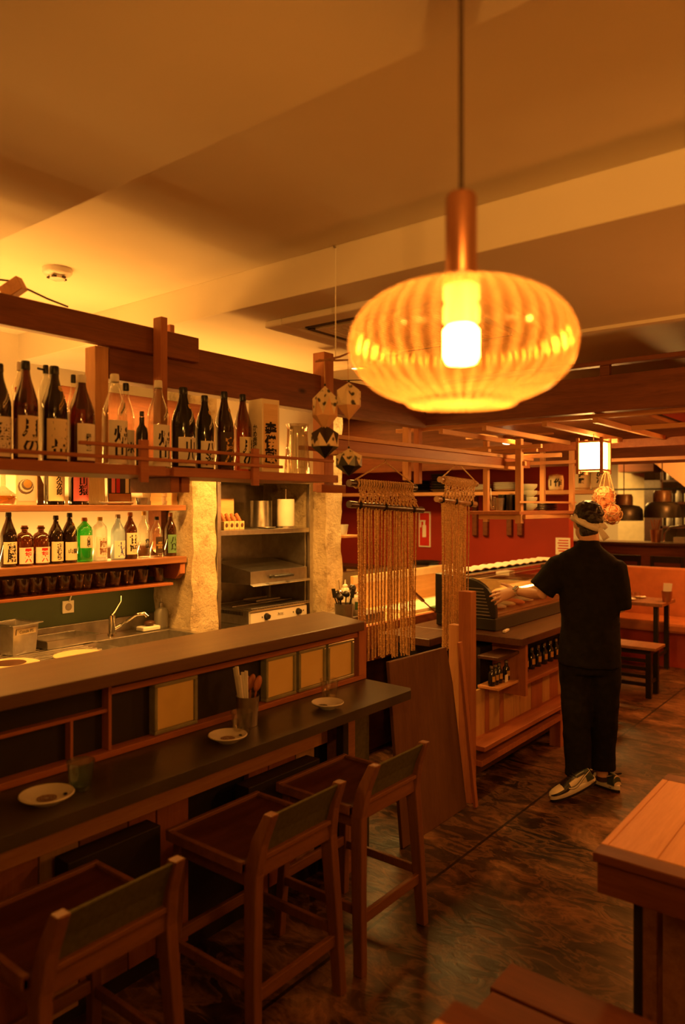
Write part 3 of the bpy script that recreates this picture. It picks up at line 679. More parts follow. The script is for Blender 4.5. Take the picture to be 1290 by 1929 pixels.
# ------------------------------------------------------------------ sink counter
ZK = .91
t = thing('sink_counter', (1.0, 3.5, 0), 'stainless steel sink counter with drainer ridges behind the bar', 'sink')
BX0, BX1, BY0, BY1 = 2.45, 3.0, 3.33, 3.78
mb = MB()
mb.box(-1.0, BX0, 3.15, 3.96, ZK-.03, ZK); mb.box(BX1, 3.05, 3.15, 3.96, ZK-.03, ZK); mb.box(BX0, BX1, 3.15, BY0, ZK-.03, ZK); mb.box(BX0, BX1, BY1, 3.96, ZK-.03, ZK)
for k in range(14):
    y = 3.22+k*.045; mb.box(.9, 2.35, y, y+.014, ZK, ZK+.004)
mb.build('worktop', M['steel'], t, bevel=.002)
MB().box(-1.0, 3.05, 3.96, 3.995, ZK-.03, ZK+.085).build('splashback', M['steeld'], t, bevel=.002)
bs = MB(); bs.box(BX0, BX1, BY0, BY0+.006, ZK-.18, ZK-.003); bs.box(BX0, BX1, BY1-.006, BY1, ZK-.18, ZK-.003); bs.box(BX0, BX0+.006, BY0+.006, BY1-.006, ZK-.18, ZK-.003); bs.box(BX1-.006, BX1, BY0+.006, BY1-.006, ZK-.18, ZK-.003); bs.box(BX0, BX1, BY0, BY1, ZK-.186, ZK-.18)
bs.build('basin', M['steel'], t)
MB().box(-1.0, 3.05, 3.2, 3.96, .05, ZK-.19).build('cabinet', M['steeld'], t)
MB().tube([(2.72, 3.55, ZK-.179), (2.72, 3.55, ZK-.176)], .035, 16).build('drain', M['chrome'], t)
fx, fy = 2.63, 3.855
t = thing('tap', (fx, fy, ZK), 'chrome mixer tap with angled spout and long lever beside the sink', 'tap')
MB().tube([(fx, fy, ZK), (fx, fy, ZK+.015), (fx, fy, ZK+.0151), (fx, fy, ZK+.125)], [.028, .026, .021, .021], 16).build('tap_body', M['chrome'], t)
sp = at(272, 1158, Y=3.60)
MB().tube([(fx, fy, ZK+.035), (fx+.05, fy-.03, ZK+.065), (sp.x-.03, 3.64, sp.z), (sp.x, 3.60, sp.z+.008), (sp.x+.012, 3.59, sp.z-.012)], [.011, .010, .009, .010, .011], 10).build('spout', M['chrome'], t)
MB().tube([(fx, fy, ZK+.125), (fx+.02, fy, ZK+.145), (fx+.07, fy+.01, ZK+.20), (fx+.075, fy+.015, ZK+.235)], [.012, .007, .005, .005], 10).build('lever', M['chrome'], t)
# gastronorm pan
p = at(27, 1230, Z=ZK)
t = thing('steel_food_pan', (p.x, p.y, ZK+.004), 'deep square steel food pan with masking tape label at the left of the sink counter', 'pan', rz=math.radians(12))
mb = MB(); a0, a1, hh = .072, .082, .155
def frus(mb, a, b, z0, z1, inner=.003):
    o0 = [(-a, -a*1.1, z0), (a, -a*1.1, z0), (a, a*1.1, z0), (-a, a*1.1, z0)]; o1 = [(-b, -b*1.1, z1), (b, -b*1.1, z1), (b, b*1.1, z1), (-b, b*1.1, z1)]
    i0 = [(x*.95, y*.95, z0+inner) for x, y, z in o0]; i1 = [(x*.96, y*.96, z1) for x, y, z in o1]
    mb.add(o0+o1+i1+i0, [(3, 2, 1, 0)]+[(k, (k+1) % 4, 4+(k+1) % 4, 4+k) for k in range(4)]+[(4+k, 4+(k+1) % 4, 8+(k+1) % 4, 8+k) for k in range(4)]+[(8+k, 8+(k+1) % 4, 12+(k+1) % 4, 12+k) for k in range(4)]+[(12, 13, 14, 15)])
frus(mb, a0, a1, 0, hh); mb.build('pan_body', M['steel'], t, world=False, bevel=.004)
rm = MB(); b2 = .098
for x0, x1, y0, y1 in ((-b2, b2, -b2*1.1, -a1*1.08), (-b2, b2, a1*1.08, b2*1.1), (-b2, -a1*.98, -a1*1.08, a1*1.08), (a1*.98, b2, -a1*1.08, a1*1.08)): rm.box(x0, x1, y0, y1, hh, hh+.006)
rm.build('rim', M['steel'], t, world=False, bevel=.002)
tp = MB(); tp.cbox((0, -a1*1.1-.001, hh-.035), (.125, .001, .03)); put_text(tp, 'Conde PS', lambda u, v: Vector((u, -a1*1.1-.0028, hh-.035+v)), .09, .02, 1, 0); tp.build('tape_label', [M['cream'], M['ink']], t, world=False)
p = at(108, 1212, Z=ZK)
p.y -= .05
t = thing('steel_tray', (p.x, p.y, ZK+.005), 'shallow steel tray beside the food pan on the sink counter', 'tray', rz=math.radians(3))
mb = MB(); tx_, ty_ = .155, .10
mb.box(-tx_, tx_, -ty_, ty_, 0, .003); mb.box(-tx_, tx_, -ty_, -ty_+.004, .003, .045); mb.box(-tx_, tx_, ty_-.004, ty_, .003, .045); mb.box(-tx_, -tx_+.004, -ty_+.004, ty_-.004, .003, .045); mb.box(tx_-.004, tx_, -ty_+.004, ty_-.004, .003, .045)
mb.build('tray_body', M['steel'], t, world=False, bevel=.003)
rm = MB(); rm.box(-tx_-.014, tx_+.014, -ty_-.014, -ty_, .042, .046); rm.box(-tx_-.014, tx_+.014, ty_, ty_+.014, .042, .046); rm.box(-tx_-.014, -tx_, -ty_, ty_, .042, .046); rm.box(tx_, tx_+.014, -ty_, ty_, .042, .046)
rm.build('rim', M['steel'], t, world=False)
for px, py, w_, lb, hl in ((150, 1234, .13, 'oval pale wooden lid lying on the drainer', 0), (18, 1252, .14, 'oval pale wooden lid with dark hollow at the left edge of the drainer', 1)):
    p = at(px, py, Z=ZK+.01); t = thing('oval_board', (p.x, p.y, ZK+.006), lb, 'board')
    MB().lathe([(.001, .012), (w_*.9, .012), (w_, .008), (w_, .0), (.001, 0)], (p.x, p.y, ZK+.006), 28).build('disc', M['bambooZ'], t)
    if hl: MB().lathe([(.001, .0135), (w_*.55, .0135)], (p.x, p.y, ZK+.006), 24).build('hollow', M['walnut'], t)
p = at(283, 1188, Z=ZK)
t = thing('sponge_dish', (p.x, p.y+.02, ZK+.001), 'pale soap dish with a dark scourer behind the sink', 'dish')
MB().box(p.x-.065, p.x+.065, p.y-.02, p.y+.06, ZK+.001, ZK+.028).build('dish', M['paper'], t, bevel=.006)
MB().ell((p.x+.01, p.y+.02, ZK+.045), (.04, .028, .017)).build('scourer', M['walnut'], t)
p = at(309, 1180, Y=3.84)
t = thing('soap_bottle', (p.x, 3.87, ZK+.001), 'squat translucent soap bottle behind the sink against the pillar', 'bottle')
MB().lathe([(.001, 0), (.042, 0), (.044, .01), (.044, .10), (.03, .125), (.014, .13)], (p.x, 3.87, ZK+.001), 20).build('body', M['g_frost'], t)
MB().lathe([(.014, .13), (.014, .16), (.004, .165), (.003, .19)], (p.x, 3.87, ZK+.001), 14).build('pump', M['steeld'], t)
# ------------------------------------------------------------------ steel niche
NX0, NX1, NY = 3.268, 4.222, 3.62
t = thing('steel_shelving', (3.74, 3.85, 0), 'stainless steel shelving unit set between the two stone pillars', 'shelving')
mb = MB(); mb.box(NX0, NX0+.03, NY, NY+.03, 0, 1.86); mb.box(NX1-.035, NX1, NY, NY+.03, 0, 1.86); mb.box(NX0, NX1, NY-.004, NY+.03, 1.86, 1.90)
mb.build('frame', M['steel'], t, bevel=.002)
MB().box(NX0+.03, NX1-.04, NY, 4.12, 1.500, 1.533).build('upper_shelf', M['steel'], t, bevel=.002)
MB().box(NX0+.03, NX1-.04, NY+.02, 4.12, .845, .875).build('lower_shelf', M['steel'], t, bevel=.002)
MB().box(NX0+.03, NX1-.04, 4.10, 4.13, 0, 1.86).build('back_panel', M['steeld'], t)
MB().box(NX1-.06, NX1-.045, NY+.03, 4.1, 0, 1.5).build('side_panel', M['steeld'], t)
MB().box(NX0+.03, 3.72, 4.07, 4.10, 1.22, 1.31).build('wall_rail', M['steel'], t, bevel=.002)
MB().box(NX0+.03, 3.72, 4.07, 4.10, .99, 1.07).build('wall_rail', M['steel'], t, bevel=.002)
sl = MB()
for x in (3.40, 3.68): sl.box(x, x+.012, 4.065, 4.072, 1.23, 1.28); sl.box(x, x+.012, 4.065, 4.072, 1.00, 1.05)
sl.build('slots', M['black'], t)
GX0, GX1, GY0, GY1 = 3.548, 4.13, 3.60, 3.98
t = thing('contact_grill', ((GX0+GX1)/2, 3.8, .876), 'stainless electric grill with raised hood, black handle and two black knobs', 'grill')
MB().box(GX0, GX1, GY0+.02, GY1, .876, .975).build('body', M['steel'], t, bevel=.004)
cp = MB(); cp.box(GX0+.002, GX1-.002, GY0, GY0+.02, .878, .962)
cp.box(3.845-.035, 3.845+.035, GY0-.002, GY0, .922, .944, 1); put_text(cp, 'Berner', lambda u, v: Vector((3.845+u, GY0-.0032, .933+v)), .06, .014, 2, .0)
for x in (3.66, 3.74, 3.98, 4.09): cp.tube([(x, GY0, .925), (x, GY0-.003, .925)], .005, 8, 2)
cp.build('control_panel', [M['ceram'], M['ceram'], M['ink']], t)
for x in (3.70, 4.03):
    MB().tube([(x, GY0, .925), (x, GY0-.008, .925), (x, GY0-.009, .925), (x, GY0-.028, .925)], [.024, .024, .019, .017], 18).build('knob', M['black'], t)
gr = MB(); gr.box(GX0-.01, GX1+.02, GY0-.01, GY1, .976, .983)
for k in range(26):
    x = GX0+.005+k*(GX1-GX0-.01)/25; gr.tube([(x, GY0-.012, .988), (x, GY1-.02, .988)], .0045, 6)
for y in (GY0-.012, GY0+.17, GY1-.02): gr.tube([(GX0-.01, y, .993), (GX1+.02, y, .993)], .004, 6)
gr.build('grate', M['steeld'], t)
hd = MB(); hd.prism([(GX0, GY0, 1.155), (GX0, GY0, 1.245), (GX0, GY1, 1.30), (GX0, GY1, 1.155)], (GX1-GX0, 0, 0)); hd.prism([(GX0-.005, GY0, 1.155), (GX0-.005, GY0-.03, 1.145), (GX0-.005, GY0-.03, 1.149), (GX0-.005, GY0, 1.160)], (GX1-GX0+.03, 0, 0))
hd.build('hood', M['steel'], t, bevel=.003)
MB().tube([(3.74, GY0, 1.20), (3.745, GY0-.035, 1.20), (3.84, GY0-.042, 1.20), (3.935, GY0-.035, 1.20), (3.94, GY0, 1.20)], .012, 10).build('handle', M['black'], t)
for x in (GX0+.03, GX1-.03): MB().box(x-.01, x+.01, GY1-.03, GY1, .97, 1.16).build('hood_arm', M['steeld'], t)
vs = MB()
for k in range(16): vs.box(GX0-.002, GX0, GY0+.08+k*.014, GY0+.086+k*.014, .94, .965)
vs.build('vent_slots', M['black'], t)
solo('steel_tray', MB().box(3.80, 4.05, 3.80, 3.93, .996, 1.002).box(3.80, 4.05, 3.795, 3.80, .996, 1.012).box(3.80, 4.05, 3.93, 3.935, .996, 1.012), M['steeld'], 'small flat steel tray lying on the grill grate under the hood', 'tray')
# knife block and items on niche shelf
t = thing('knife_block', (3.42, 3.75, 1.534), 'bamboo knife block board with square slotted holders on the steel shelf', 'knife block')
p0 = at(411, 1000, Y=3.75).x; p1 = at(450, 1000, Y=3.75).x
MB().box(p0, p1, 3.80, 3.82, 1.534, 1.534+.215).build('back_board', M['bamboo'], t, bevel=.002)
for k in range(4):
    x = p0+.008+k*(p1-p0)/4; w_ = (p1-p0)/4-.004
    MB().box(x, x+w_, 3.70, 3.795, 1.534, 1.592).build('holder', M['bamboo'], t, bevel=.002)
    MB().ell((x+w_/2, 3.698, 1.565), (.013, .003, .015), 12).build('hole', M['walnut'], t)
    MB().tube([(x+w_/2, 3.72, 1.59), (x+w_/2, 3.76, 1.64)], .012, 8).build('knife_handle', M['redZ'], t)
MB().box(p0, p1+.02, 3.76, 3.795, 1.60, 1.622).build('ledge', M['bamboo'], t, bevel=.002)
p = at(499, 990, Y=3.86)
tag(MB().lathe([(.001, .002), (.082, .002), (.084, .01), (.084, .195), (.088, .20), (.001, .20)], (p.x, 3.90, 1.534), 28).build('storage_pot', M['steel']), 'wide grey cylindrical pot at the back of the steel shelf', 'pot')
p = at(538, 993, Y=3.74)
t = thing('paper_roll_stand', (p.x, 3.74, 1.534), 'kitchen paper roll on an upright steel stand', 'paper roll')
MB().tube([(p.x, 3.74, 1.534), (p.x, 3.74, 1.544)], .06, 24).build('base', M['steel'], t)
MB().tube([(p.x, 3.74, 1.544), (p.x, 3.74, 1.82)], .005, 10).build('rod', M['steel'], t)
MB().lathe([(.02, .0), (.064, .0), (.065, .004), (.065, .196), (.064, .2), (.02, .2)], (p.x, 3.74, 1.546), 30).build('paper', M['paper'], t)
p = at(568, 993, Y=3.84)
mb = MB(); mb.box(p.x-.045, p.x+.035, 3.84, 3.92, 1.534, 1.66)
for k in range(5): mb.box(p.x+.0, p.x+.024, 3.838, 3.84, 1.585+k*.009, 1.589+k*.009, 1)
mb.box(p.x-.03, p.x-.012, 3.838, 3.84, 1.57, 1.63, 2)
tag(mb.build('packet', [M['black'], M['paper'], M['greenlab']]), 'small black carton with a barcode beside the paper roll', 'box')
solo('plate', MB().lathe([(.001, .002), (.05, .002), (.07, .010), (.069, .012), (.05, .006), (.001, .006)], (3.80, 3.70, 1.534), 20), M['steeld'], 'small flat dish on the steel shelf in front of the grey pot', 'plate', bevel=0)

# ------------------------------------------------------------------ bar body and bar top
YF = 2.19
ft = struct  # alias
t = t_bar = thing('bar_counter', (1.0, 2.28, 0), 'dark panelled bar with smooth brown top, red wood rails and glass blocks', 'bar counter')
XB = 2.845
MB().box(-1.2, XB-.02, YF+.051, 2.40, .0, 1.10).build('carcass', M['darkpanel'], t)
def z_at(px, py, Y=YF): return at(px, py, Y=Y).z
def x_at(px, Y=YF): return at(px, 900, Y=Y).x
MB().box(-1.2, XB-.02, YF+.0205, YF+.05, .0, 1.10).build('front_panel', M['darkpanel'], t)
x202 = x_at(202); x132 = x_at(132)
zr1 = z_at(440, 1238); zr0 = z_at(440, 1252)     # upper rail
xe0 = x_at(667); xe1 = x_at(681)
MB().box(x202, xe1, YF-.022, YF+.02, zr0, zr0+.022).build('upper_rail', M['redX'], t, bevel=.002)
MB().box(-1.2, xe1, YF-.03, YF+.02, .846, .868).build('lower_rail', M['redX'], t, bevel=.002)
zm = z_at(100, 1362)
MB().box(-1.2, x202-.006, YF-.012, YF+.02, zm-.006, zm+.006).build('middle_rail', M['redX'], t, bevel=.001)
MB().box(x202-.008, x202+.004, YF-.02, YF+.02, .868, zr0+.04).build('divider', M['redZ'], t, bevel=.001)
MB().box(x132-.006, x132+.004, YF-.012, YF+.02, .868, zm-.006).build('divider', M['redZ'], t, bevel=.001)
MB().box(xe0, xe1, YF-.03, YF+.09, .868, 1.125).build('end_post', M['redZ'], t, bevel=.002)
bk = []
def glass_block(x0, x1, label):
    z0, z1 = .869, zr0-.003
    t2 = thing('glass_block', ((x0+x1)/2, YF, z0), label, 'glass block', 'glass blocks in the bar front')
    f = MB(); e = .014
    f.box(x0, x1, YF-.018, YF+.018, z0, z0+e); f.box(x0, x1, YF-.018, YF+.018, z1-e, z1); f.box(x0, x0+e, YF-.018, YF+.018, z0+e, z1-e); f.box(x1-e, x1, YF-.018, YF+.018, z0+e, z1-e)
    f.build('rim', M['blockrim'], t2, bevel=.003)
    MB().box(x0+e, x1-e, YF-.010, YF+.010, z0+e, z1-e).build('face', M['block'], t2, bevel=.003)
m, nt, out = newmat('glass block face'); b = pbr(nt, out, .3, 0, .6); n = tex(nt, 'ShaderNodeTexNoise', 3, Detail=3)
nt.links.new(ramp(nt, n.outputs[0], [(.3, (.68, .50, .17)), (.7, (.80, .62, .24))]), b.inputs['Base Color'])  # bright yellow base colour stands in for light coming through the block
bump(nt, b, n.outputs[0], .4); M['block'] = m
M['blockrim'] = plain('glass block rim', (.25, .24, .14), .15, 0, .6, .2, 12)
glass_block(x_at(286), x_at(367), 'single square glass block in the bar front, left of the chopstick cup')
glass_block(x_at(496), x_at(553), 'first of the three joined glass blocks in the bar front, nearest the chopstick cup')
glass_block(x_at(558), x_at(609), 'middle glass block of the three side by side in the bar front')
glass_block(x_at(613), x_at(662), 'last glass block of the three, beside the end of the bar')
# bar top with slanting right end
ZT = 1.146
bt = MB(); bt.prism([(-1.2, 2.10, ZT-.045), (2.83, 2.10, ZT-.045), (2.965, 2.47, ZT-.045), (-1.2, 2.47, ZT-.045)], (0, 0, .045))
bt.build('bar_top', M['bartop'], t_bar, bevel=.004)
# eating counter
ZC = .845
ct = MB(); ct.prism([(-1.2, 1.859, ZC-.04), (2.865, 1.859, ZC-.04), (2.90, 1.885, ZC-.04), (2.92, 2.21, ZC-.04), (-1.2, 2.21, ZC-.04)][::1], (0, 0, .04))
ct.box(-1.2, 2.80, 2.211, 2.212, ZC-.04, ZC-.03)
tag(ct.build('eating_counter', M['slate'], bevel=.004), 'dark low eating counter in front of the bar with plates and glasses', 'counter')
# lower bar front
t = t_bar
MB().box(-1.2, 2.62, 2.205, 2.24, 0, .80).build('backing', M['darkpanel'], t)
MB().box(.2, 2.60, 2.14, 2.20, .615, .735).build('pine_rail', M['pineX'], t, bevel=.003)
xs = [-.2, -.02, .13, .31, .42, .60, .74, .93, 1.05, 1.22, 1.36, 1.55, 1.67, 1.82, 1.98, 2.13, 2.25, 2.42, 2.55]
pk = MB(); 
for i, (x0, x1) in enumerate(zip(xs, xs[1:])):
    if i in (7, 13, 14): continue
    MB().box(x0+.003, x1-.003, 2.175, 2.204, .06+(.02 if i % 3 else 0), .614).build('plank', M[('plankB', 'plankA', 'shelfwood', 'plankB')[i % 4]], t, bevel=.002)
MB().box(.2, 2.6, 2.15, 2.204, .735, .803).build('top_rail', M['walnut'], t, bevel=.002)
solo('dark_box', MB().box(1.25, 1.60, 2.06, 2.138, .36, .60), M['darkpanel'], 'dark box hanging under the eating counter behind the middle stool', 'box')
solo('dark_box', MB().box(2.02, 2.45, 2.06, 2.138, .36, .60), M['darkpanel'], 'dark box hanging under the eating counter behind the farthest stool', 'box')
solo('dark_box', MB().box(.62, .98, 2.06, 2.138, .36, .60), M['darkpanel'], 'dark box hanging under the eating counter behind the nearest stool', 'box')
x = x_at(645, 2.05)
solo('counter_leg', MB().box(x-.02, x+.02, 2.03, 2.07, 0, .804), M['blackm'], 'slim black steel leg under the far end of the eating counter', 'leg')
solo('corner_post', MB().box(2.63, 2.73, 2.08, 2.17, 0, .804), M['shelfwood'], 'knotty wooden post under the far end of the eating counter', 'post')
solo('grey_panel', MB().box(2.74, 2.95, 2.16, 2.18, 0, .80), M['olive'], 'plain olive grey panel closing the end of the bar', 'panel')
solo('end_cupboard', MB().box(2.90, 3.06, 2.30, 2.46, 0, .98), M['plaster'], 'pale low cupboard end behind the bar beside the leaning board', 'cupboard')

# ------------------------------------------------------------------ tableware
def plate(px, py, wpx, label, motif, Z=ZC, group='small plates on the eating counter', far=False):
    p = at(px, py, Z=Z+.012); D = (p.x*FWD.x+p.y*FWD.y); r = wpx*D/FPX/2
    t = thing('small_plate', (p.x, p.y, Z), label, 'plate', group)
    MB().lathe([(.001, .006), (r*.45, .006), (r*.5, 0), (r*.55, .004), (r*.92, .018), (r, .024), (r*.97, .027), (r*.6, .012), (r*.3, .010), (.001, .010)], (p.x, p.y, Z), 30).build('dish', M['ceram'], t)
    if motif:
        q = Vector((p.x, p.y, Z+.0115)); mb = MB()
        if motif == 1:
            for rr in (.36, .26, .15): mb.lathe([(r*rr, 0), (r*(rr-.04), .0006), (r*(rr-.05), 0)], q, 22)
            for k in range(8):
                a = k*math.pi/4; mb.bar(q+Vector((r*.16*math.cos(a), r*.16*math.sin(a), .0004)), q+Vector((r*.3*math.cos(a), r*.3*math.sin(a), .0004)), .002, .0004)
            mb.build('faded_crest', M['brass'], t)
            mb = MB(); c0 = Vector((p.x+r*.62, p.y-r*.35, Z+.0165)); mb.ell(c0, (r*.13, r*.16, .001), 12); mb.build('mark', M['ink'], t)
        else:
            c0 = Vector((p.x-r*.35, p.y+r*.12, Z+.0125))
            for rr in (.30, .20): mb.lathe([(r*rr, .001), (r*(rr-.06), .0016), (r*(rr-.07), .001)], c0, 20)
            for k in range(6):
                a = k*math.pi/3; mb.bar(c0+Vector((0, 0, .0014)), c0+Vector((r*.26*math.cos(a), r*.26*math.sin(a), .0014)), .003, .0006)
            mb.build('crest', M['ink'], t)
    return t
plate(88, 1503, 100, 'white plate with faded crest nearest the camera on the eating counter', 1)
plate(429, 1390, 74, 'white plate with faded crest beside the chopstick holder', 1)
plate(617, 1328, 62, 'white plate with a black crest near the far end of the counter', 2)
M['g_drink'] = glassy('drinking glass', (.95, .93, .88), .04, .2, fr=.3)
M['g_bluet'] = glassy('bluish drinking glass', (.80, .90, .86), .04, .2, fr=.3)
for px, py, lb, g_ in ((152, 1487, 'bluish faceted tumbler behind the nearest plate', 'g_bluet'), (455, 1384, 'clear tumbler standing before the chopstick holder', 'g_drink'), (620, 1316, 'clear tumbler behind the plate with black crest', 'g_drink')):
    p = at(px, py, Z=ZC)
    o = MB().lathe([(.001, .010), (.026, .010), (.028, .001), (.031, .004), (.042, .086), (.0395, .086), (.029, .014), (.001, .014)], (p.x, p.y, ZC+.001), 20, rib=(8, .035)).build('tumbler', M[g_])
    tag(o, lb, 'glass', 'tumblers on the eating counter')
p = at(466, 1366, Z=ZC)
t = thing('cutlery_cup', (p.x, p.y, ZC+.001), 'brown metal cup for chopsticks and spoons on the eating counter', 'cup')
MB().lathe([(.001, .004), (.036, .004), (.038, 0), (.046, .115), (.044, .115), (.036, .008), (.001, .008)], (p.x, p.y, ZC+.001), 24).build('cup_body', M['steeld'], t)
k = 0
for dx, dy, tx_, ty_ in ((-.026, .004, -.035, .01), (-.020, .016, -.022, .02), (-.012, .022, -.03, .03), (-.010, -.008, -.018, -.01), (-.016, -.002, -.016, .004), (-.028, -.006, -.04, -.004)):
    b0 = p+Vector((dx*.7, dy*.7, .012)); b1 = p+Vector((dx+tx_*.6+.0, dy+ty_*.6, .235-.006*k))
    o = MB().bar(b0, b1, .013, .006, up=(1, .3, 0)).build('wrapped_chopsticks', M['paper'], None, bevel=.001)
    tag(o, 'pair of paper wrapped chopsticks standing in the brown cup on the eating counter', 'chopsticks', 'wrapped chopsticks in the counter cup'); k += 1
for i, (dx, dy) in enumerate(((.022, .010), (.026, -.010), (.012, .020))):
    r0 = p+Vector((dx*.6, dy*.6, .012)); r1 = p+Vector((dx*1.3, dy*1.3, .13)); r2 = p+Vector((dx*1.9, dy*1.6, .165-.006*i))
    mb = MB(); mb.tube([r0, r1], .004, 8); mb.ell((r1+r2)/2+Vector((0, 0, .012)), (.018, .012, .032), 12, 0, Matrix.Rotation(.45, 3, 'Y'))
    tag(mb.build('wooden_spoon', M['redZ']), ('wooden spoon in the counter cup, nearest the glass blocks', 'wooden spoon in the counter cup, nearest the stools', 'wooden spoon in the counter cup, deepest behind the others')[i], 'spoon', 'wooden spoons in the counter cup')

# ------------------------------------------------------------------ bar stools
def stool(X, label):
    t = thing('bar_stool', (X, 1.80, 0), label, 'bar stool', 'wooden bar stools at the eating counter')
    W2 = .21
    for sx in (-1, 1):
        # rear leg: curved back post in one piece with the leg
        pts = [(sx*W2, -.20, 0), (sx*(W2-.012), -.185, .30), (sx*(W2-.028), -.172, .56), (sx*(W2-.036), -.192, .66), (sx*(W2-.042), -.235, .757)]
        mb = MB(); wd = [(.034, .040), (.036, .046), (.036, .052), (.036, .048), (.034, .036)]
        rings_ = []
        for q, (a_, b2_) in zip(pts, wd):
            q = Vector(q); rings_.append([q+Vector((dx*a_/2, dy*b2_/2, 0)) for dx, dy in ((-1, -1), (1, -1), (1, 1), (-1, 1))])
        mb.rings(rings_, 0, True, False); mb.build('leg', M['stoolZ'], t, world=False, bevel=.004)
        mb = MB().bar((sx*(W2-.005), .205, 0), (sx*(W2-.028), .175, .575), .034, .036, up=(0, 1, 0)); mb.build('leg', M['stoolZ'], t, world=False, bevel=.004)
    MB().box(-W2+.02, W2-.02, -.19, -.160, .545, .605).build('back_rail', M['stoolX'], t, world=False, bevel=.004)
    MB().box(-W2+.045, W2-.045, .160, .185, .515, .57).build('apron', M['stoolX'], t, world=False, bevel=.003)
    for sx in (-1, 1): MB().box(sx*(W2-.03)-.012, sx*(W2-.03)+.012, -.15, .165, .515, .57).build('apron', M['stoolX'], t, world=False, bevel=.003)
    st = MB(); n = 10; vs = []; fs = []
    for i in range(n+1):
        for j in range(n+1):
            u = -1+2*i/n; v = -1+2*j/n; z = .592-.014*(1-u*u)*(1-v*v)
            vs.append((u*(W2+.005), -.155+(v+1)/2*.355, z))
    m0 = len(vs); vs += [(x, y, .567) for x, y, z in vs]
    for i in range(n):
        for j in range(n):
            a = i*(n+1)+j; fs.append((a, a+n+1, a+n+2, a+1)); fs.append((m0+a, m0+a+1, m0+a+n+2, m0+a+n+1))
    for i in range(n):
        for a, b2_ in ((i, i+1), (n*(n+1)+i+1, n*(n+1)+i)): fs.append((a, b2_, m0+b2_, m0+a))
        a, b2_ = i*(n+1), (i+1)*(n+1); fs.append((b2_, a, m0+a, m0+b2_)); a += n; b2_ += n; fs.append((a, b2_, m0+b2_, m0+a))
    st.add(vs, fs); st.build('seat', M['seat'], t, world=False)
    rim = MB(); rim.box(-W2-.008, W2+.008, .195, .213, .567, .604); rim.box(-W2-.010, -W2+.008, -.155, .195, .567, .602); rim.box(W2-.008, W2+.010, -.155, .195, .567, .602)
    rim.build('seat_rim', M['stoolX'], t, world=False, bevel=.003)
    cv = MB(); cv.prism([(-W2+.052, -.176, .612), (-W2+.052, -.184, .612), (-W2+.052, -.203, .672), (-W2+.052, -.240, .750), (-W2+.052, -.232, .753), (-W2+.052, -.194, .674)][::1], (2*W2-.104, 0, 0))
    cv.build('back_canvas', M['olive'], t, world=False, bevel=.002)
    MB().bar((-W2+.03, -.188, .611), (W2-.03, -.188, .611), .030, .016).build('canvas_rail', M['stoolX'], t, world=False, bevel=.003)
    MB().bar((-W2+.02, -.19, .19), (W2-.02, -.19, .19), .02, .04).build('stretcher', M['stoolX'], t, world=False, bevel=.003)
    MB().bar((-W2+.02, .19, .24), (W2-.02, .19, .24), .02, .04).build('footrest', M['stoolX'], t, world=False, bevel=.003)
    for sx in (-1, 1): MB().bar((sx*(W2-.012), -.175, .22), (sx*(W2-.012), .18, .22), .018, .034).build('stretcher', M['stoolZ'], t, world=False, bevel=.003)
stool(2.34, 'wooden bar stool with olive canvas back, farthest from the camera beside the leaning board')
stool(1.80, 'wooden bar stool with olive canvas back, middle one of the three')
stool(1.10, 'wooden bar stool with olive canvas back, nearest the camera and cut by the bottom edge')

# ------------------------------------------------------------------ glass pendant
PX, PY = 1.080, .602
t = thing('glass_pendant', (PX, PY, 1.85), 'large flattened ribbed amber glass pendant lamp with copper neck hanging near the camera', 'pendant lamp')
m, nt, out = newmat('ribbed amber glass'); N = nt.nodes; L = nt.links
tr = N.new('ShaderNodeBsdfTransparent'); tr.inputs[0].default_value = (1, .66, .24, 1)
gl = N.new('ShaderNodeBsdfGlossy'); gl.inputs['Roughness'].default_value = .14; gl.inputs[0].default_value = (1, .8, .5, 1)
tl = N.new('ShaderNodeBsdfTranslucent'); tl.inputs[0].default_value = (.60, .34, .11, 1)
lw = N.new('ShaderNodeLayerWeight'); lw.inputs[0].default_value = .35
m1 = N.new('ShaderNodeMixShader'); mr = N.new('ShaderNodeMapRange'); L.new(lw.outputs['Facing'], mr.inputs[0]); mr.inputs[3].default_value = .13; mr.inputs[4].default_value = .75
tc = N.new('ShaderNodeTexCoord'); sx = N.new('ShaderNodeSeparateXYZ'); L.new(tc.outputs['Object'], sx.inputs[0])
an = N.new('ShaderNodeMath'); an.operation = 'ARCTAN2'; L.new(sx.outputs[1], an.inputs[0]); L.new(sx.outputs[0], an.inputs[1])
mu_ = N.new('ShaderNodeMath'); mu_.operation = 'MULTIPLY'; L.new(an.outputs[0], mu_.inputs[0]); mu_.inputs[1].default_value = 40
cs = N.new('ShaderNodeMath'); cs.operation = 'COSINE'; L.new(mu_.outputs[0], cs.inputs[0])
th = N.new('ShaderNodeMapRange'); L.new(cs.outputs[0], th.inputs[0]); th.inputs[1].default_value = -1; th.inputs[3].default_value = -.10; th.inputs[4].default_value = .17
sm_ = N.new('ShaderNodeMath'); sm_.operation = 'ADD'; sm_.use_clamp = True; L.new(mr.outputs[0], sm_.inputs[0]); L.new(th.outputs[0], sm_.inputs[1])
L.new(sm_.outputs[0], m1.inputs[0]); L.new(tr.outputs[0], m1.inputs[1]); L.new(tl.outputs[0], m1.inputs[2])
m2 = N.new('ShaderNodeMixShader'); mr2 = N.new('ShaderNodeMapRange'); L.new(lw.outputs['Facing'], mr2.inputs[0]); mr2.inputs[3].default_value = .05; mr2.inputs[4].default_value = .55
L.new(mr2.outputs[0], m2.inputs[0]); L.new(m1.outputs[0], m2.inputs[1]); L.new(gl.outputs[0], m2.inputs[2]); L.new(m2.outputs[0], out.inputs[0]); M['amber'] = m
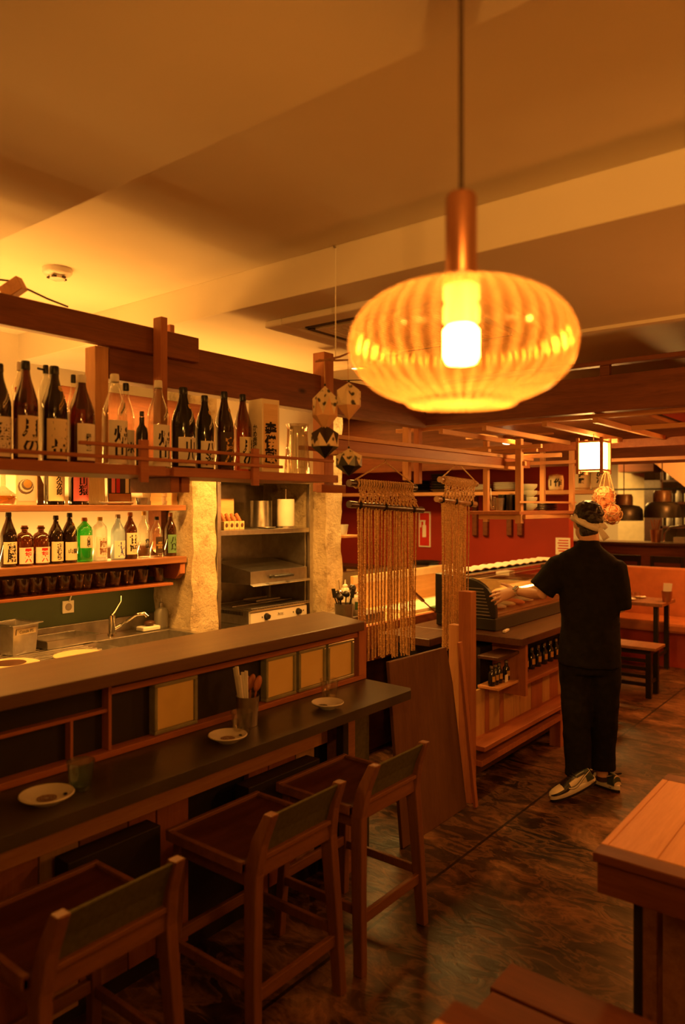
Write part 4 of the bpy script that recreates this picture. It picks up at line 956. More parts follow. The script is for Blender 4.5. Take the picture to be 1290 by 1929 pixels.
R_, H_ = .184, .099
pr = []
for i in range(25):
    a = -math.pi/2+math.pi*(i+.0)/24
    r = R_*max(0, math.cos(a))**.72; z = H_*math.sin(a)
    if a < -1.25: continue
    if a > 1.33: continue
    pr.append((r, z))
pr = [(.001, pr[0][1]-.006), (pr[0][0]*.55, pr[0][1]-.006)]+[(pr[0][0]*.95, pr[0][1]-.008)]+pr+[(.03, H_-.001)]
MB().lathe(pr, (PX, PY, 1.966), 288, rib=(40, .020)).build('glass_shade', M['amber'], t)
MB().lathe([(.001, .0), (.0255, .0), (.026, .003), (.026, .128), (.022, .134), (.004, .136), (.001, .136)], (PX, PY, 2.082), 24).build('neck', M['brass'], t)
MB().tube([(PX, PY, 2.216), (PX, PY, 2.58)], .0042, 8).build('cord', M['cord'], t)
MB().lathe([(.045, 0.02), (.045, 0), (.001, -.004)], (PX, PY, 2.58), 20).build('ceiling_rose', M['brass'], t)
MB().tube([(PX, PY, 2.082), (PX, PY, 2.045)], .022, 16).build('socket', M['ceram'], t)
M['bulb'] = emit('lit bulb', (1, .45, .095), 190)
M['bulbtop'] = emit('bulb collar glow', (1, .50, .12), 7)
MB().lathe([(.001, -.034), (.024, -.032), (.029, -.022), (.029, .022), (.022, .030)], (PX, PY, 1.968), 18).build('bulb', M['bulb'], t)
MB().lathe([(.022, .030), (.030, .036), (.030, .060), (.026, .068), (.030, .074), (.030, .095), (.022, .098)], (PX, PY, 1.968), 18).build('bulb_collar', M['bulbtop'], t)

# ------------------------------------------------------------------ paper mobile
ym = 1.70
def mob(px, py): return at(px, py, D=2.72)
hook = mob(632, 467)
t = thing('string', tuple(mob(632, 690)), 'thin string with a twig crossbar hanging from the ceiling beam face', 'hanging mobile')
MB().tube([hook, mob(632, 676)], .0022, 6).build('cord', M['paper'], t)
MB().bar(hook+Vector((-.012, 0, .003)), hook+Vector((.012, 0, -.001)), .004, .004).build('nail', M['steeld'], t)
MB().tube([mob(594, 681), mob(620, 677), mob(640, 672), mob(659, 664)], [.0035, .005, .004, .003], 8).build('twig', M['shelfwood'], t)
MB().tube([mob(600, 678), mob(632, 679), mob(656, 678)], [.003, .004, .003], 8).build('twig', M['shelfwood'], t)
def origami(px, py, top, bot, name, label, mats_, wpx, ang=0):
    c0 = mob(px, py); R = wpx*2.72/FPX/2; T = mob(px, top).z-c0.z; B = c0.z-mob(px, bot).z
    t = thing('origami_ball', tuple(c0), label, 'paper ornament', 'folded paper balls of the mobile')
    n = 6; up = MB(); lo = MB(); md = MB()
    def P(k, r, z, off=0): a = ang+2*math.pi*(k+off)/n; return c0+Vector((r*math.cos(a), r*math.sin(a), z))
    tp = c0+Vector((0, 0, T)); bp = c0-Vector((0, 0, B))
    zu, zl = T*.42, -B*.38
    for k in range(n):
        a_, b2_ = P(k, R, zu), P(k+1, R, zu); am, bm2 = P(k, R, zl, .0), P(k+1, R, zl)
        mid = P(k, R*.93, (zu+zl)/2-T*.35, .5); midu = P(k, R*.93, zu+.0, .5)
        # upper faces with zigzag lower border
        up.add([tp, a_, b2_, mid], [(0, 1, 3), (0, 3, 2)])
        lo.add([bp, am, bm2], [(0, 2, 1)])
        md.add([a_, mid, am, bm2, b2_], [(0, 2, 1), (1, 2, 3), (1, 3, 4)])
    up.build('upper_paper', M[mats_[0]], t); md.build('zigzag_paper', M[mats_[1]], t); lo.build('lower_paper', M[mats_[2]], t)
    MB().ell(tp+Vector((0, 0, .004)), (.004, .004, .005), 8).build('bead', M['black'], t)
m, nt, out = newmat('flowered paper'); b = pbr(nt, out, .8); v = tex(nt, 'ShaderNodeTexVoronoi', 38); 
nt.links.new(ramp(nt, v.outputs['Distance'], [(.22, (.05, .04, .03)), (.30, (.30, .24, .15)), (.38, (.70, .56, .36))]), b.inputs['Base Color']); M['flower'] = m
M['kraft'] = plain('tan origami paper', (.62, .36, .18), .8)
origami(612, 768, 727, 812, 'a', 'pale and tan folded paper ball, upper left of the mobile', ('flower', 'kraft', 'kraft'), 48)
origami(612, 828, 800, 864, 'b', 'black folded paper ball with a flowered zigzag band, lower left of the mobile', ('darklab', 'flower', 'black'), 52, .3)
origami(657, 748, 720, 792, 'c', 'tan folded paper ball with flowers, upper right of the mobile', ('flower', 'flower', 'kraft'), 48, .5)
origami(657, 868, 845, 897, 'd', 'flowered and black folded paper ball, lowest of the mobile', ('flower', 'black', 'black'), 49, .1)
for a_, b2_, n_ in (((611, 680), (612, 728), 'string above the upper left paper ball'), ((612, 811), (612, 800), 'string between the two left paper balls'), ((655, 678), (656, 720), 'string above the upper right paper ball'), ((657, 791), (657, 846), 'string between the two right paper balls')):
    tag(MB().tube([mob(*a_), mob(*b2_)], .0012, 6).build('string', M['rope']), 'thin '+n_, 'string')

# ------------------------------------------------------------------ curtains hanging in the opening
YC = 2.25
def curtain(pxs, rods, apex, s0, s1, ztop, zb0, zb1, nst, label, rodm, sag):
    nst = int(nst*.86)
    pl = at(pxs[0], 900, Y=YC); pr_ = at(pxs[1], 900, Y=YC)
    t = thing('rope_curtain', ((pl.x+pr_.x)/2, YC, at(apex[0], apex[1], Y=YC).z), label, 'curtain', 'macrame rope curtains in the kitchen opening')
    cy = []
    for (ya, yb, xa_, xb_) in rods:
        a_ = at(xa_, ya, Y=YC); b2_ = at(xb_, yb, Y=YC); n = 9
        mb = MB(); pts = [a_.lerp(b2_, i/n) for i in range(n+1)]
        mb.tube(pts, [.016+.0025*(i % 3 == 0) for i in range(n+1)], 12); r = mb.build('bamboo_rod', M[rodm], t)
        for f_ in (.12, .45, .85):
            wr = MB()
            q = a_.lerp(b2_, f_); 
            for k in range(3): wr.tube([q+Vector((-.006+.006*k+.0005, .019*math.cos(u), .019*math.sin(u))) for u in [j*math.pi/5 for j in range(11)]], .0028, 5)
            wr.build('binding', M['blackm'] , r)
        cy.append((a_, b2_))
    A = at(apex[0], apex[1], Y=YC)
    (u0, u1), (l0, l1) = cy
    MB().tube([u0.lerp(u1, .08)+Vector((0, 0, .018)), A], .004, 6).tube([A, u0.lerp(u1, .97)+Vector((0, 0, .018))], .004, 6).tube([A, at(apex[0], apex[1]-8, Y=YC+.02)], .004, 6).build('hanging_rope', M['rope'], t)
    # coil of rope over the upper rod
    cl = MB(); n = 24
    for k in range(n):
        q = u0.lerp(u1, .1+.85*k/n); cl.tube([q+Vector((.004*math.sin(j), .021*math.cos(j*math.pi/4), .021*math.sin(j*math.pi/4))) for j in range(9)], .0058, 6)
    cl.build('rope_winding', M['rope'], t)
    # knotted band between rods
    kn = MB(); rnd = random.Random(3)
    nk = max(6, int((l1-l0).length/.045))
    for k in range(nk):
        f0 = (k+.5)/nk*.82+.1
        top_ = u0.lerp(u1, f0); bo = l0.lerp(l1, f0)
        for w_ in (-1, 1):
            kn.tube([top_+Vector((w_*.016, -.01, -.012)), top_.lerp(bo, .35)+Vector((w_*.004, -.012, 0)), top_.lerp(bo, .65)+Vector((-w_*.004, -.012, 0)), bo+Vector((-w_*.016, -.01, .012))], .0042, 6)
        for j in range(5):
            q = top_.lerp(bo, .35+.07*j); kn.ell(q+Vector((rnd.uniform(-.010, .010), -.014, 0)), (.011, .008, .006), 8, 0, None, 5)
    kn.build('knotted_band', M['rope'], t)
    # twisted strands
    st = MB(); rnd = random.Random(11)
    xa_, xb_ = at(s0[0], 900, Y=YC).x, at(s0[1], 900, Y=YC).x
    for k in range(nst):
        f0 = (k+.5)/nst; x = xa_+(xb_-xa_)*f0; zt_ = (l0.lerp(l1, f0)).z-.012
        zb_ = zb0+(zb1-zb0)*f0+rnd.uniform(-.012, .016); y0 = YC+(-.007, .007)[k % 2]
        ph = rnd.uniform(0, 6); dx = rnd.uniform(-.002, .002); nn = 58; rings_ = []
        for i in range(nn+1):
            g0 = i/nn; z = zt_+(zb_-zt_)*g0; cx_ = x+dx*g0+sag*g0*(f0-.5); cyy = y0+.004*math.sin(3*g0+ph)
            a0 = ph+i*1.05; ring = []
            for q in range(6):
                b0 = q*math.pi/3; ex, ey = .0054*math.cos(b0), .0042*math.sin(b0)
                ring.append(Vector((cx_+ex*math.cos(a0)-ey*math.sin(a0), cyy+ex*math.sin(a0)+ey*math.cos(a0), z)))
            rings_.append(ring)
        st.rings(rings_, 0, True, True)
    o = st.build('strands', M['rope'], t); o['kind'] = 'stuff'
curtain((657, 795), [(910, 919, 657, 782), (950, 961, 657, 795)], (726, 870), (671, 782), None, 1.70, at(676, 1243, Y=YC).z, at(782, 1229, Y=YC).z, 44, 'wide macrame rope curtain on two dark bamboo rods beside the paper mobile', 'rod', -.01)
curtain((822, 898), [(903, 912, 828, 897), (940, 950, 822, 895)], (862, 872), (831, 881), None, 1.70, at(832, 1228, Y=YC).z, at(884, 1196, Y=YC).z, 30, 'narrow macrame rope curtain on two pale bamboo rods beside the tall divider post', 'rod2', -.012)
# beam that carries them
pa = at(628, 830, Y=2.47); 
zt0 = at(740, 831, Y=2.22).z; zb0 = at(740, 850, Y=2.22).z; xe = at(1004, 870, Y=2.22).x
t = thing('curtain_beam', (4.0, 2.25, zt0-.10), 'layered reddish pine beam carrying the rope curtains', 'beam')
MB().box(2.74, xe, 2.215, 2.275, zt0-.022, zt0).build('top_board', M['pineX'], t, bevel=.002)
MB().box(2.76, xe-.04, 2.225, 2.30, zt0-.075, zt0-.023).build('middle_board', M['redX'], t, bevel=.002)
MB().box(2.76, xe-.25, 2.21, 2.30, zt0-.096, zt0-.076).build('lower_board', M['pineX'], t, bevel=.002)
xx = x_at(562, 2.36)
solo('stub_beam', MB().box(xx, 3.45, 2.335, 2.362, at(562, 846, Y=2.33).z, at(562, 838, Y=2.33).z), M['redX'], 'thin reddish stick end pointing at the glass jug', 'stick')

# ------------------------------------------------------------------ divider post and leaning board
t = thing('divider_post', (3.80, 2.05, 0), 'tall reddish square post dividing the bar opening from the display cabinet', 'post')
x0 = at(879, 1300, Y=2.02).x; x1 = at(904, 1300, Y=2.02).x; z1_ = at(890, 1113, Y=2.04).z
MB().box(3.735, 3.80, 2.02, 2.10, 0, z1_).build('front_upright', M['redZ'], t, bevel=.003)
MB().box(3.745, 3.80, 2.101, 2.17, 0, z1_-.20).build('rear_upright', M['pineZ'], t, bevel=.003)
bl = [at(760, 1603, Y=2.0), ]
lb = MB(); w0 = Vector((3.04, 2.02, 0)); w1 = Vector((3.69, 2.02, 0)); u0_ = Vector((3.035, 2.10, .915)); u1_ = Vector((3.60, 2.10, .905)); u2_ = Vector((3.645, 2.085, .70))
lb.prism([w0, w1, u2_, u1_, u0_], (0, .02, 0)); tag(lb.build('leaning_board', M['ply'], bevel=.003), 'large brown plywood board leaning across the opening beside the bar stools', 'board')
lb = MB().bar((3.70, 1.97, .01), (3.66, 2.05, .93), .03, .018); tag(lb.build('thin_stick', M['redZ'], bevel=.002), 'thin reddish stick leaning between the plywood board and the divider post', 'stick')
# ------------------------------------------------------------------ display cabinet (sushi bar)
t = thing('display_counter', (5.0, 2.2, 0), 'planked wooden counter body under the glass food case with two foot rails', 'counter')
xs = [3.80, 3.93, 4.10, 4.16, 4.30, 4.36, 4.50, 4.60, 4.78, 4.97, 5.1, 5.25, 5.43, 5.6, 5.78, 5.95, 6.2]
for i, (x0, x1) in enumerate(zip(xs, xs[1:])):
    MB().box(x0+.002, x1-.002, 2.12, 2.14, .28, .58).build('plank', M[('plankA', 'plankA', 'plankB', 'plankA', 'plankB', 'plankA')[i % 6]], t, bevel=.002)
MB().box(4.19, 6.2, 2.20, 2.86, .05, .80).build('carcass', M['darkpanel'], t)
MB().box(3.81, 6.2, 2.15, 2.195, .05, .55).build('backing', M['walnut'], t)
MB().box(3.81, 6.2, 2.08, 2.145, .27, .30).build('top_rail', M['redX'], t, bevel=.002)
MB().box(3.80, 6.2, 1.965, 2.075, .29, .318).build('foot_rail', M['redX'], t, bevel=.003)
MB().box(3.80, 6.2, 1.985, 2.075, .20, .235).build('foot_rail', M['plankB'], t, bevel=.003)
for x in (5.0, 6.0): MB().box(x, x+.05, 2.0, 2.08, 0, .28).build('foot_rail_support', M['redZ'], t)
MB().box(4.37, 6.2, 1.98, 2.20, .56, .585).build('ledge', M['redX'], t, bevel=.003)
MB().box(4.335, 4.37, 1.96, 2.19, .50, .84).build('niche_upright', M['redZ'], t, bevel=.002)
tp = MB(); tp.box(4.17, 6.2, 1.906, 2.72, .845, .89); tp.box(3.81, 4.17, 2.34, 2.72, .845, .89)
tp.build('counter_top', M['walnut'], t, bevel=.004)
G = 'small shelves at the end of the display counter'
solo('end_shelf', MB().box(4.04, 4.33, 2.0, 2.14, .765, .785), M['walnut'], 'upper dark small shelf beside the tall divider post', 'shelf', G)
solo('end_shelf', MB().box(4.04, 4.33, 2.0, 2.14, .585, .603), M['pineX'], 'lower pale small shelf with little dark bottles beside the divider post', 'shelf', G)
src = None
def small_bottle(x, y, z, label, group, s=1.0):
    t = thing('soy_bottle', (x, y, z), label, 'bottle', group)
    MB().lathe([(.001, 0), (.021*s, .001), (.022*s, .006), (.022*s, .075*s), (.012*s, .09*s), (.010*s, .105*s)], seg=12).build('body', M['g_black'], t, world=False)
    MB().lathe([(.011*s, .105*s), (.012*s, .106*s), (.012*s, .122*s), (.001, .124*s)], seg=10).build('cap', M['steeld'], t, world=False)
    mb = MB(); vs = []
    for i in range(7):
        a = -.9+1.8*i/6
        for z_ in (.028, .06): vs.append((.0225*s*math.sin(a), -.0225*s*math.cos(a), z_*s))
    mb.add(vs, [(2*i, 2*i+2, 2*i+3, 2*i+1) for i in range(6)], 0, True); mb.build('label', M['gold'], t, world=False)
    return t
first = None
for i in range(16):
    x = 4.42+i*.105; lb = 'small dark sauce bottle in the long row under the display counter top'
    if first is None: first = small_bottle(x, 2.10, .586, lb, 'sauce bottles in the long row under the counter top', 1.2)
    else: o = copy_tree(first); o.location.x = x
first = None
for i, x in enumerate((4.07, 4.12, 4.17, 4.27)):
    lb = ('little dark bottle on the lower end shelf, nearest the divider post', 'little dark bottle on the lower end shelf, second from the divider post', 'little dark bottle on the lower end shelf, left of the pale card', 'little dark bottle on the lower end shelf, right of the pale card')[i]
    if first is None: first = small_bottle(x, 2.06, .604, lb, 'little bottles on the lower end shelf')
    else: o = copy_tree(first); o.location.x = x; o['label'] = lb
solo('card', MB().box(4.195, 4.235, 2.03, 2.034, .604, .65), M['paper'], 'small pale card standing among the little bottles', 'card')
# glass food case
CX0, CX1 = 4.30, 6.05; CY0, CY1, CZ = 2.15, 2.59, .89
t = thing('glass_food_case', ((CX0+CX1)/2, 2.35, CZ), 'long curved glass food display case with black ends on the display counter', 'display case')
MB().box(CX0+.0, CX1, CY0, CY1, CZ+.002, CZ+.085).build('base', M['black'], t, bevel=.008)
def prof(o=0):
    pts = [(CY0-o, CZ+.085)]
    for i in range(9):
        a = math.pi*.5*i/8; pts.append((CY0+.22-(.22+o)*math.cos(a)**.9 if i else CY0-o, CZ+.13+(.20+o)*math.sin(a)))
    pts += [(CY1, CZ+.345+o), (CY1, CZ+.085)]
    return pts
for x0, x1 in ((CX0-.012, CX0+.022), (CX1-.022, CX1+.012)):
    MB().prism([(x0, y, z) for y, z in prof(.008)], (x1-x0, 0, 0)).build('end_cap', M['black'], t, bevel=.006)
gr = MB()
for k in range(9): gr.box(CX0-.015, CX0-.012, CY0+.03+.006*k, CY0+.22, CZ+.10+k*.021, CZ+.105+k*.021)
gr.build('vent_ribs', M['steel'], t)
gs = MB(); pf = prof(0)[:-2]; vs = []; fs = []
for i, (y, z) in enumerate(pf): vs += [(CX0+.022, y, z), (CX1-.022, y, z)]
gs.add(vs, [(2*i, 2*i+1, 2*i+3, 2*i+2) for i in range(len(pf)-1)], 0, True); gs.build('curved_glass', M['g_case'] if 'g_case' in M else glassy('case glass', (.92, .86, .72), .05, .2), t)
MB().box(CX0+.02, CX1-.02, CY0+.20, CY1, CZ+.346, CZ+.352).build('top_panel', M['steel'], t, bevel=.001)
MB().box(CX0+.022, CX1-.022, CY0+.0, CY0+.014, CZ+.085, CZ+.094).build('front_trim', M['steel'], t)
MB().box(CX0+.03, CX1-.03, CY0+.03, CY1-.03, CZ+.086, CZ+.10).build('chilled_tray', M['steel'], t)
rnd = random.Random(5)
G = 'pieces of fish lying in the glass food case'
for k in range(9):
    x = 4.45+.16*k; w_ = rnd.uniform(.045, .06); d_ = rnd.uniform(.07, .1)
    mb = MB(); mb.ell((x, CY0+.17, CZ+.118), (w_, d_, .020), 14, 0, Matrix.Rotation(rnd.uniform(-.4, .4), 3, 'Z'), 7)
    tag(mb.build('fish_fillet', M[('salmon', 'ceram', 'cream')[k % 3]] if 'salmon' in M else plain('salmon', (.75, .22, .10), .4)), 'pale fillet lying in the glass food case', 'fish', G)
# wavy cloths on the case
cl = MB(); nx = 64; vs = []; x0, x1 = CX0+.05, CX1-.1
for i in range(nx+1):
    x = x0+(x1-x0)*i/nx; z = CZ+.362+.011*abs(math.sin(i*.62))
    for y in (CY0+.26, CY1-.02): vs.append((x, y, z+.004*noise.noise(Vector((x*9, y*9, 0)))))
m0 = len(vs); vs += [(x, y, z-.006) for x, y, z in vs]; fs = []
for i in range(nx):
    a = 2*i; fs += [(a, a+2, a+3, a+1), (m0+a, m0+a+1, m0+a+3, m0+a+2), (a, m0+a, m0+a+2, a+2), (a+1, a+3, m0+a+3, m0+a+1)]
fs += [(0, 1, m0+1, m0), (2*nx, m0+2*nx, m0+2*nx+1, 2*nx+1)]
cl.add(vs, fs, 0, True); tag(cl.build('folded_cloth', M['white']), 'white rippled cloth lying along the top of the glass food case', 'cloth')
p = at(930, 1190, Z=.892)
solo('chopstick_rest', MB().cbox((p.x+.05, p.y-.06, .899), (.10, .02, .014), Matrix.Rotation(.2, 3, 'Z')), M['paper'], 'small pale wooden stick lying on the walnut counter before the case', 'stick')

# ------------------------------------------------------------------ kitchen behind the opening
t = thing('prep_counter', (4.6, 3.05, 0), 'pale wooden preparation counter in the kitchen behind the rope curtains', 'counter')
MB().box(3.80, 6.0, 2.92, 3.40, .85, .90).build('worktop', M['bamboo'], t, bevel=.003)
MB().box(3.80, 6.0, 2.88, 2.918, .74, .90).build('front_board', M['redX'], t, bevel=.003)
MB().box(3.80, 6.0, 2.90, 2.918, .66, .735).build('lower_board', M['redX'], t, bevel=.003)
MB().box(3.82, 6.0, 2.98, 3.38, .02, .848).build('carcass', M['walnut'], t)
MB().box(4.44, 6.0, 3.402, 3.43, .85, 1.16).build('splash_board', M['bamboo'], t, bevel=.003)
MB().box(4.44, 6.0, 3.395, 3.401, 1.10, 1.155).build('ruler_strip', M['cream'], t)
p0 = at(782, 1160, Z=.905)
solo('cutting_board', MB().box(4.55, 5.5, 2.95, 3.25, .901, .925), M['paper'], 'pale bright cutting board on the preparation counter', 'cutting board')
a = at(775, 1112, Y=2.86); b_ = at(836, 1168, Y=2.85)
kn = MB().bar(a, a.lerp(b_, .35), .022, .016).bar(a.lerp(b_, .35), b_, .010, .006, w1=.004)
tag(kn.build('leaning_steel', M['shelfwood']), 'long wooden handled stick leaning diagonally at the preparation counter', 'utensil')
solo('green_cloth', MB().box(b_.x-.05, b_.x+.06, 2.872, 2.879, .80, .905).box(b_.x-.05, b_.x+.06, 2.872, 2.95, .9255, .931), M['greenlab'], 'teal cloth hanging over the edge of the preparation counter', 'cloth')
solo('steel_sink_unit', MB().box(4.50, 6.3, 3.85, 4.40, 0, .88).box(4.50, 6.3, 4.35, 4.40, .88, 1.06), M['steel'], 'stainless unit standing behind the preparation counter', 'kitchen unit')
solo('dish_ledge', MB().box(6.42, 6.745, 2.65, 5.8, 1.0, 1.03), M['walnut'], 'dark ledge running along the red kitchen wall', 'ledge')
solo('base_unit', MB().box(6.42, 6.745, 2.65, 5.8, .0, .998), M['steeld'], 'steel base units under the dark ledge on the red wall', 'kitchen unit')
solo('pale_upstand', MB().box(6.40, 6.419, 2.65, 5.0, .88, .995), M['bamboo'], 'pale board edge below the dark ledge on the red wall', 'board')
# hotplate with black pan, glasses
p = at(802, 1058, X=6.56)
solo('white_rack', MB().box(6.48, 6.64, p.y-.22, p.y+.16, 1.031, 1.085), M['paper'], 'pale ribbed rack on the dark ledge under the black pan', 'rack')
tag(MB().lathe([(.001, 0), (.13, .002), (.155, .03), (.15, .034), (.125, .01), (.001, .008)], (6.56, p.y, 1.0865), 24).build('black_pan', M['black']), 'flat black pan on the pale rack by the red wall', 'pan')
for px, lb in ((838, 'upside down tumbler beside the black pan by the red wall'), (916, 'ribbed tumbler on the ledge behind the folded cloth')):
    p = at(px, 1062, X=6.56)
    tag(MB().lathe([(.001, .008), (.034, .008), (.036, 0), (.048, .10), (.045, .10), (.034, .01), (.001, .01)], (6.56, p.y, 1.031), 18, rib=(9, .03)).build('tumbler', M['g_drink']), lb, 'glass')
p = at(948, 1062, X=6.5)
solo('paper_stack', MB().box(6.46, 6.58, p.y-.08, p.y+.06, 1.031, 1.075), M['paper'], 'small stack of folded napkins on the ledge by the red wall corner', 'napkins')
# signs on the red wall
p = at(800, 997, X=6.745)
t = thing('fire_extinguisher_sign', (6.74, p.y, p.z), 'small red sign with a white extinguisher symbol on the red wall', 'sign')
mb = MB(); s_ = .072; hh = .19
mb.box(6.740, 6.749, p.y-s_, p.y+s_, p.z-hh, p.z+hh, 0); mb.box(6.736, 6.7399, p.y-s_*.82, p.y+s_*.82, p.z-hh*.92, p.z+hh*.92, 1)
mb.cbox((6.734, p.y, p.z-.02), (.003, .045, .13), None, 0); mb.cbox((6.734, p.y, p.z+.065), (.003, .022, .04), None, 0); mb.cbox((6.734, p.y+.02, p.z+.09), (.003, .07, .014), None, 0); mb.cbox((6.734, p.y+.045, p.z+.055), (.003, .012, .07), None, 0)
mb.build('plate', [M['paper'], M['redink']], t)
p = at(1060, 1027, X=6.745)
mb = MB(); mb.box(6.742, 6.749, p.y-.07, p.y+.07, p.z-.09, p.z+.07, 0)
for k in range(5): mb.box(6.740, 6.742, p.y-.055, p.y+.04+.01*(k % 2), p.z+.04-k*.025, p.z+.05-k*.025, 1)
tag(mb.build('notice', [M['paper'], M['redink']]), 'small paper notice with lines of red print on the red wall beside the head', 'notice')
# long wall shelf with dishes and barrels
ZR = at(800, 928, X=6.5).z; y_l = at(655, 928, X=6.5).y; y_r = at(1128, 928, X=6.5).y
solo('wall_shelf', MB().box(6.40, 6.745, 2.66, 5.6, ZR-.035, ZR), M['pineY'], 'long pale shelf on the red wall carrying dishes and sake barrels', 'shelf')
p_r = at(1130, 928, X=6.3)
solo('wall_shelf', MB().box(6.2, 6.55, p_r.y, 2.655, ZR-.035, ZR), M['pineY'], 'short shelf section carrying the two larger sake barrels', 'shelf')
for px in (893, 913, 958, 978):
    p = at(px, 960, X=6.70)
    zb_ = at(px, 1012, X=6.7).z
    solo('shelf_bracket', MB().prism([(6.742, p.y-.025, ZR-.036), (6.742, p.y-.025, zb_), (6.70, p.y-.025, zb_+.02), (6.70, p.y-.025, ZR-.036)], (0, .05, 0)), M['beam'], {893: 'dark wall batten under the long shelf, first from the rope curtain', 913: 'dark wall batten under the long shelf, second from the rope curtain', 958: 'dark wall batten under the long shelf, left one beside the hanging rack post', 978: 'dark wall batten under the long shelf, hidden partly by the hanging rack post'}[px], 'batten', 'battens under the long wall shelf')
p = at(1077, 0, X=6.6)
def stack(px, n, r, mat, label1, X=6.55, group='stacked dishes on the long wall shelf', z=None, dz=.016, hh=.022, kind='plate'):
    q = at(px, 900, X=X); z = z or ZR; f_ = None
    for k in range(n):
        if f_ is None:
            f_ = MB().lathe([(.001, .002), (r*.5, .002), (r*.55, 0), (r, hh), (r*.96, hh+.002), (r*.5, .007), (r*.001, .007)], (X, q.y, z+.001), 22).build(kind, M[mat]); o = f_
        else: o = f_.copy(); COL.objects.link(o); o.location.z = f_.location.z+k*dz
        tag(o, label1, kind, group)
stack(790, 6, .14, 'black', 'dark plate in the stack right of the wide rope curtain', dz=.02, group='dark plates right of the wide rope curtain')
stack(828, 7, .10, 'steeld', 'grey bowl in the stack behind the narrow rope curtain', dz=.026, hh=.03, kind='bowl', group='grey bowls behind the narrow rope curtain')
stack(903, 4, .12, 'ceram', 'white plate in the low stack behind the hanging rack post', group='white plates behind the rack post')
stack(952, 5, .12, 'ceram', 'white plate in the stack between the hanging rack posts', group='white plates between the rack posts')
def barrel(px, X, r, h, text, label, Zb=None):
    q = at(px, 900, X=X); Zb = Zb or ZR
    t = thing('sake_barrel', (X, q.y, Zb+.001), label, 'barrel', None, math.atan2(q.y, X)-math.pi/2+.2)
    # local: -Y faces the camera after rotation
    t.rotation_euler.z = math.atan2(-q.y, -X)+math.pi/2
    MB().lathe([(.001, 0), (r*.78, 0), (r*.92, .08*h), (r, .3*h), (r, .7*h), (r*.92, .9*h), (r*.7, .93*h), (.001, .93*h)], seg=26).build('straw_body', M['cream'], t, world=False)
    mb = MB()
    for z_ in (.07, .92): mb.lathe([(r*.90, (z_-.02)*h), (r*.96, z_*h), (r*.90, (z_+.02)*h)], seg=24)
    for k in range(8):
        a = k*math.pi/4; mb.tube([(r*.9*math.cos(a), r*.9*math.sin(a), .93*h), (.01, 0, 1.0*h)], .004, 5)
    mb.build('rope_binding', M['rope'], t, world=False)
    tm = MB(); put_text(tm, text, lambda u, v: Vector(((r+.002)*math.sin(u/r), -(r+.002)*math.cos(u/r), .5*h+v)), r*1.6, h*.55, 0, .03); tm.build('lettering', M['ink'], t, world=False)
barrel(1047, 6.50, .068, .15, 'l 作', 'small white sake barrel with black characters beside the wooden posts')
barrel(1095, 6.36, .082, .25, '大\n吟\n醸', 'larger sake barrel left of the pair under the lit lantern')
barrel(1131, 6.36, .080, .25, '清\n酒', 'larger sake barrel right of the pair under the lit lantern')
# bottles and utensils by the right pillar
zsh = at(655, 1008, X=4.50).z
p = at(655, 1008, X=4.50)
solo('small_shelf', MB().box(4.425, 4.60, 3.48, 3.60, zsh-.02, zsh), M['pineX'], 'small wooden shelf on the right side of the stone pillar', 'shelf')
tag(MB().lathe([(.001, 0), (.022, 0), (.036, .08), (.034, .08), (.02, .003), (.001, .003)], (4.50, 3.54, zsh+.001), 16).build('plastic_cup', M['g_frost']), 'translucent plastic cup on the small shelf beside the pillar', 'cup')
ZU = .965
solo('side_unit', MB().box(3.82, 4.20, 2.945, 3.20, .901, ZU), M['steeld'], 'low steel box on the preparation counter carrying sauce bottles and utensils', 'kitchen unit')
def xy(px, Y): return at(px, 1100, Y=Y).x
for px, yt, Y, mt, lb, cap in ((661, 1100, 3.05, 'darklab', 'sauce squeeze bottle with a dark label beside the utensils', 'paper'), (650, 1092, 3.18, 'paper', 'pale squeeze bottle behind the utensils', 'paper'), (671, 1108, 3.00, 'greenlab', 'green squeeze bottle half behind the rope curtain', 'paper')):
    q = at(px, yt, Y=Y); h = q.z-ZU
    t = thing('squeeze_bottle', (q.x, Y, ZU), lb, 'bottle', 'squeeze bottles behind the bar end')
    MB().lathe([(.001, 0), (.030, 0), (.032, .01), (.032, h*.62), (.026, h*.72), (.014, h*.76)], seg=16).build('body', M['ceram'], t, world=False)
    MB().lathe([(.018, h*.76), (.018, h*.82), (.006, h*.86), (.003, h), (.001, h)], seg=14).build('nozzle', M[cap], t, world=False)
    lm = MB(); vs = []
    for i in range(11):
        a = -1.2+2.4*i/10
        for z_ in (.2*h, .5*h): vs.append((.0326*math.sin(a), -.0326*math.cos(a), z_))
    lm.add(vs, [(2*i, 2*i+2, 2*i+3, 2*i+1) for i in range(10)], 0, True); put_text(lm, 'SAMBAI', lambda u, v: Vector((.0335*math.sin(u/.0335), -.0335*math.cos(u/.0335), .3*h+v)), .05, .014, 1, 0); lm.build('label', [M[mt], M['paper']], t, world=False)
q = at(650, 1160, Y=2.98)
t = thing('utensil_pot', (q.x, 2.99, ZU), 'steel pot full of black and steel ladles at the end of the bar', 'pot')
MB().lathe([(.001, .003), (.055, .003), (.058, 0), (.062, .09), (.059, .09), (.054, .006), (.001, .006)], (q.x, 2.99, ZU), 20).build('pot_body', M['steeld'], t)
rnd = random.Random(4)
G = 'ladles and turners in the utensil pot'
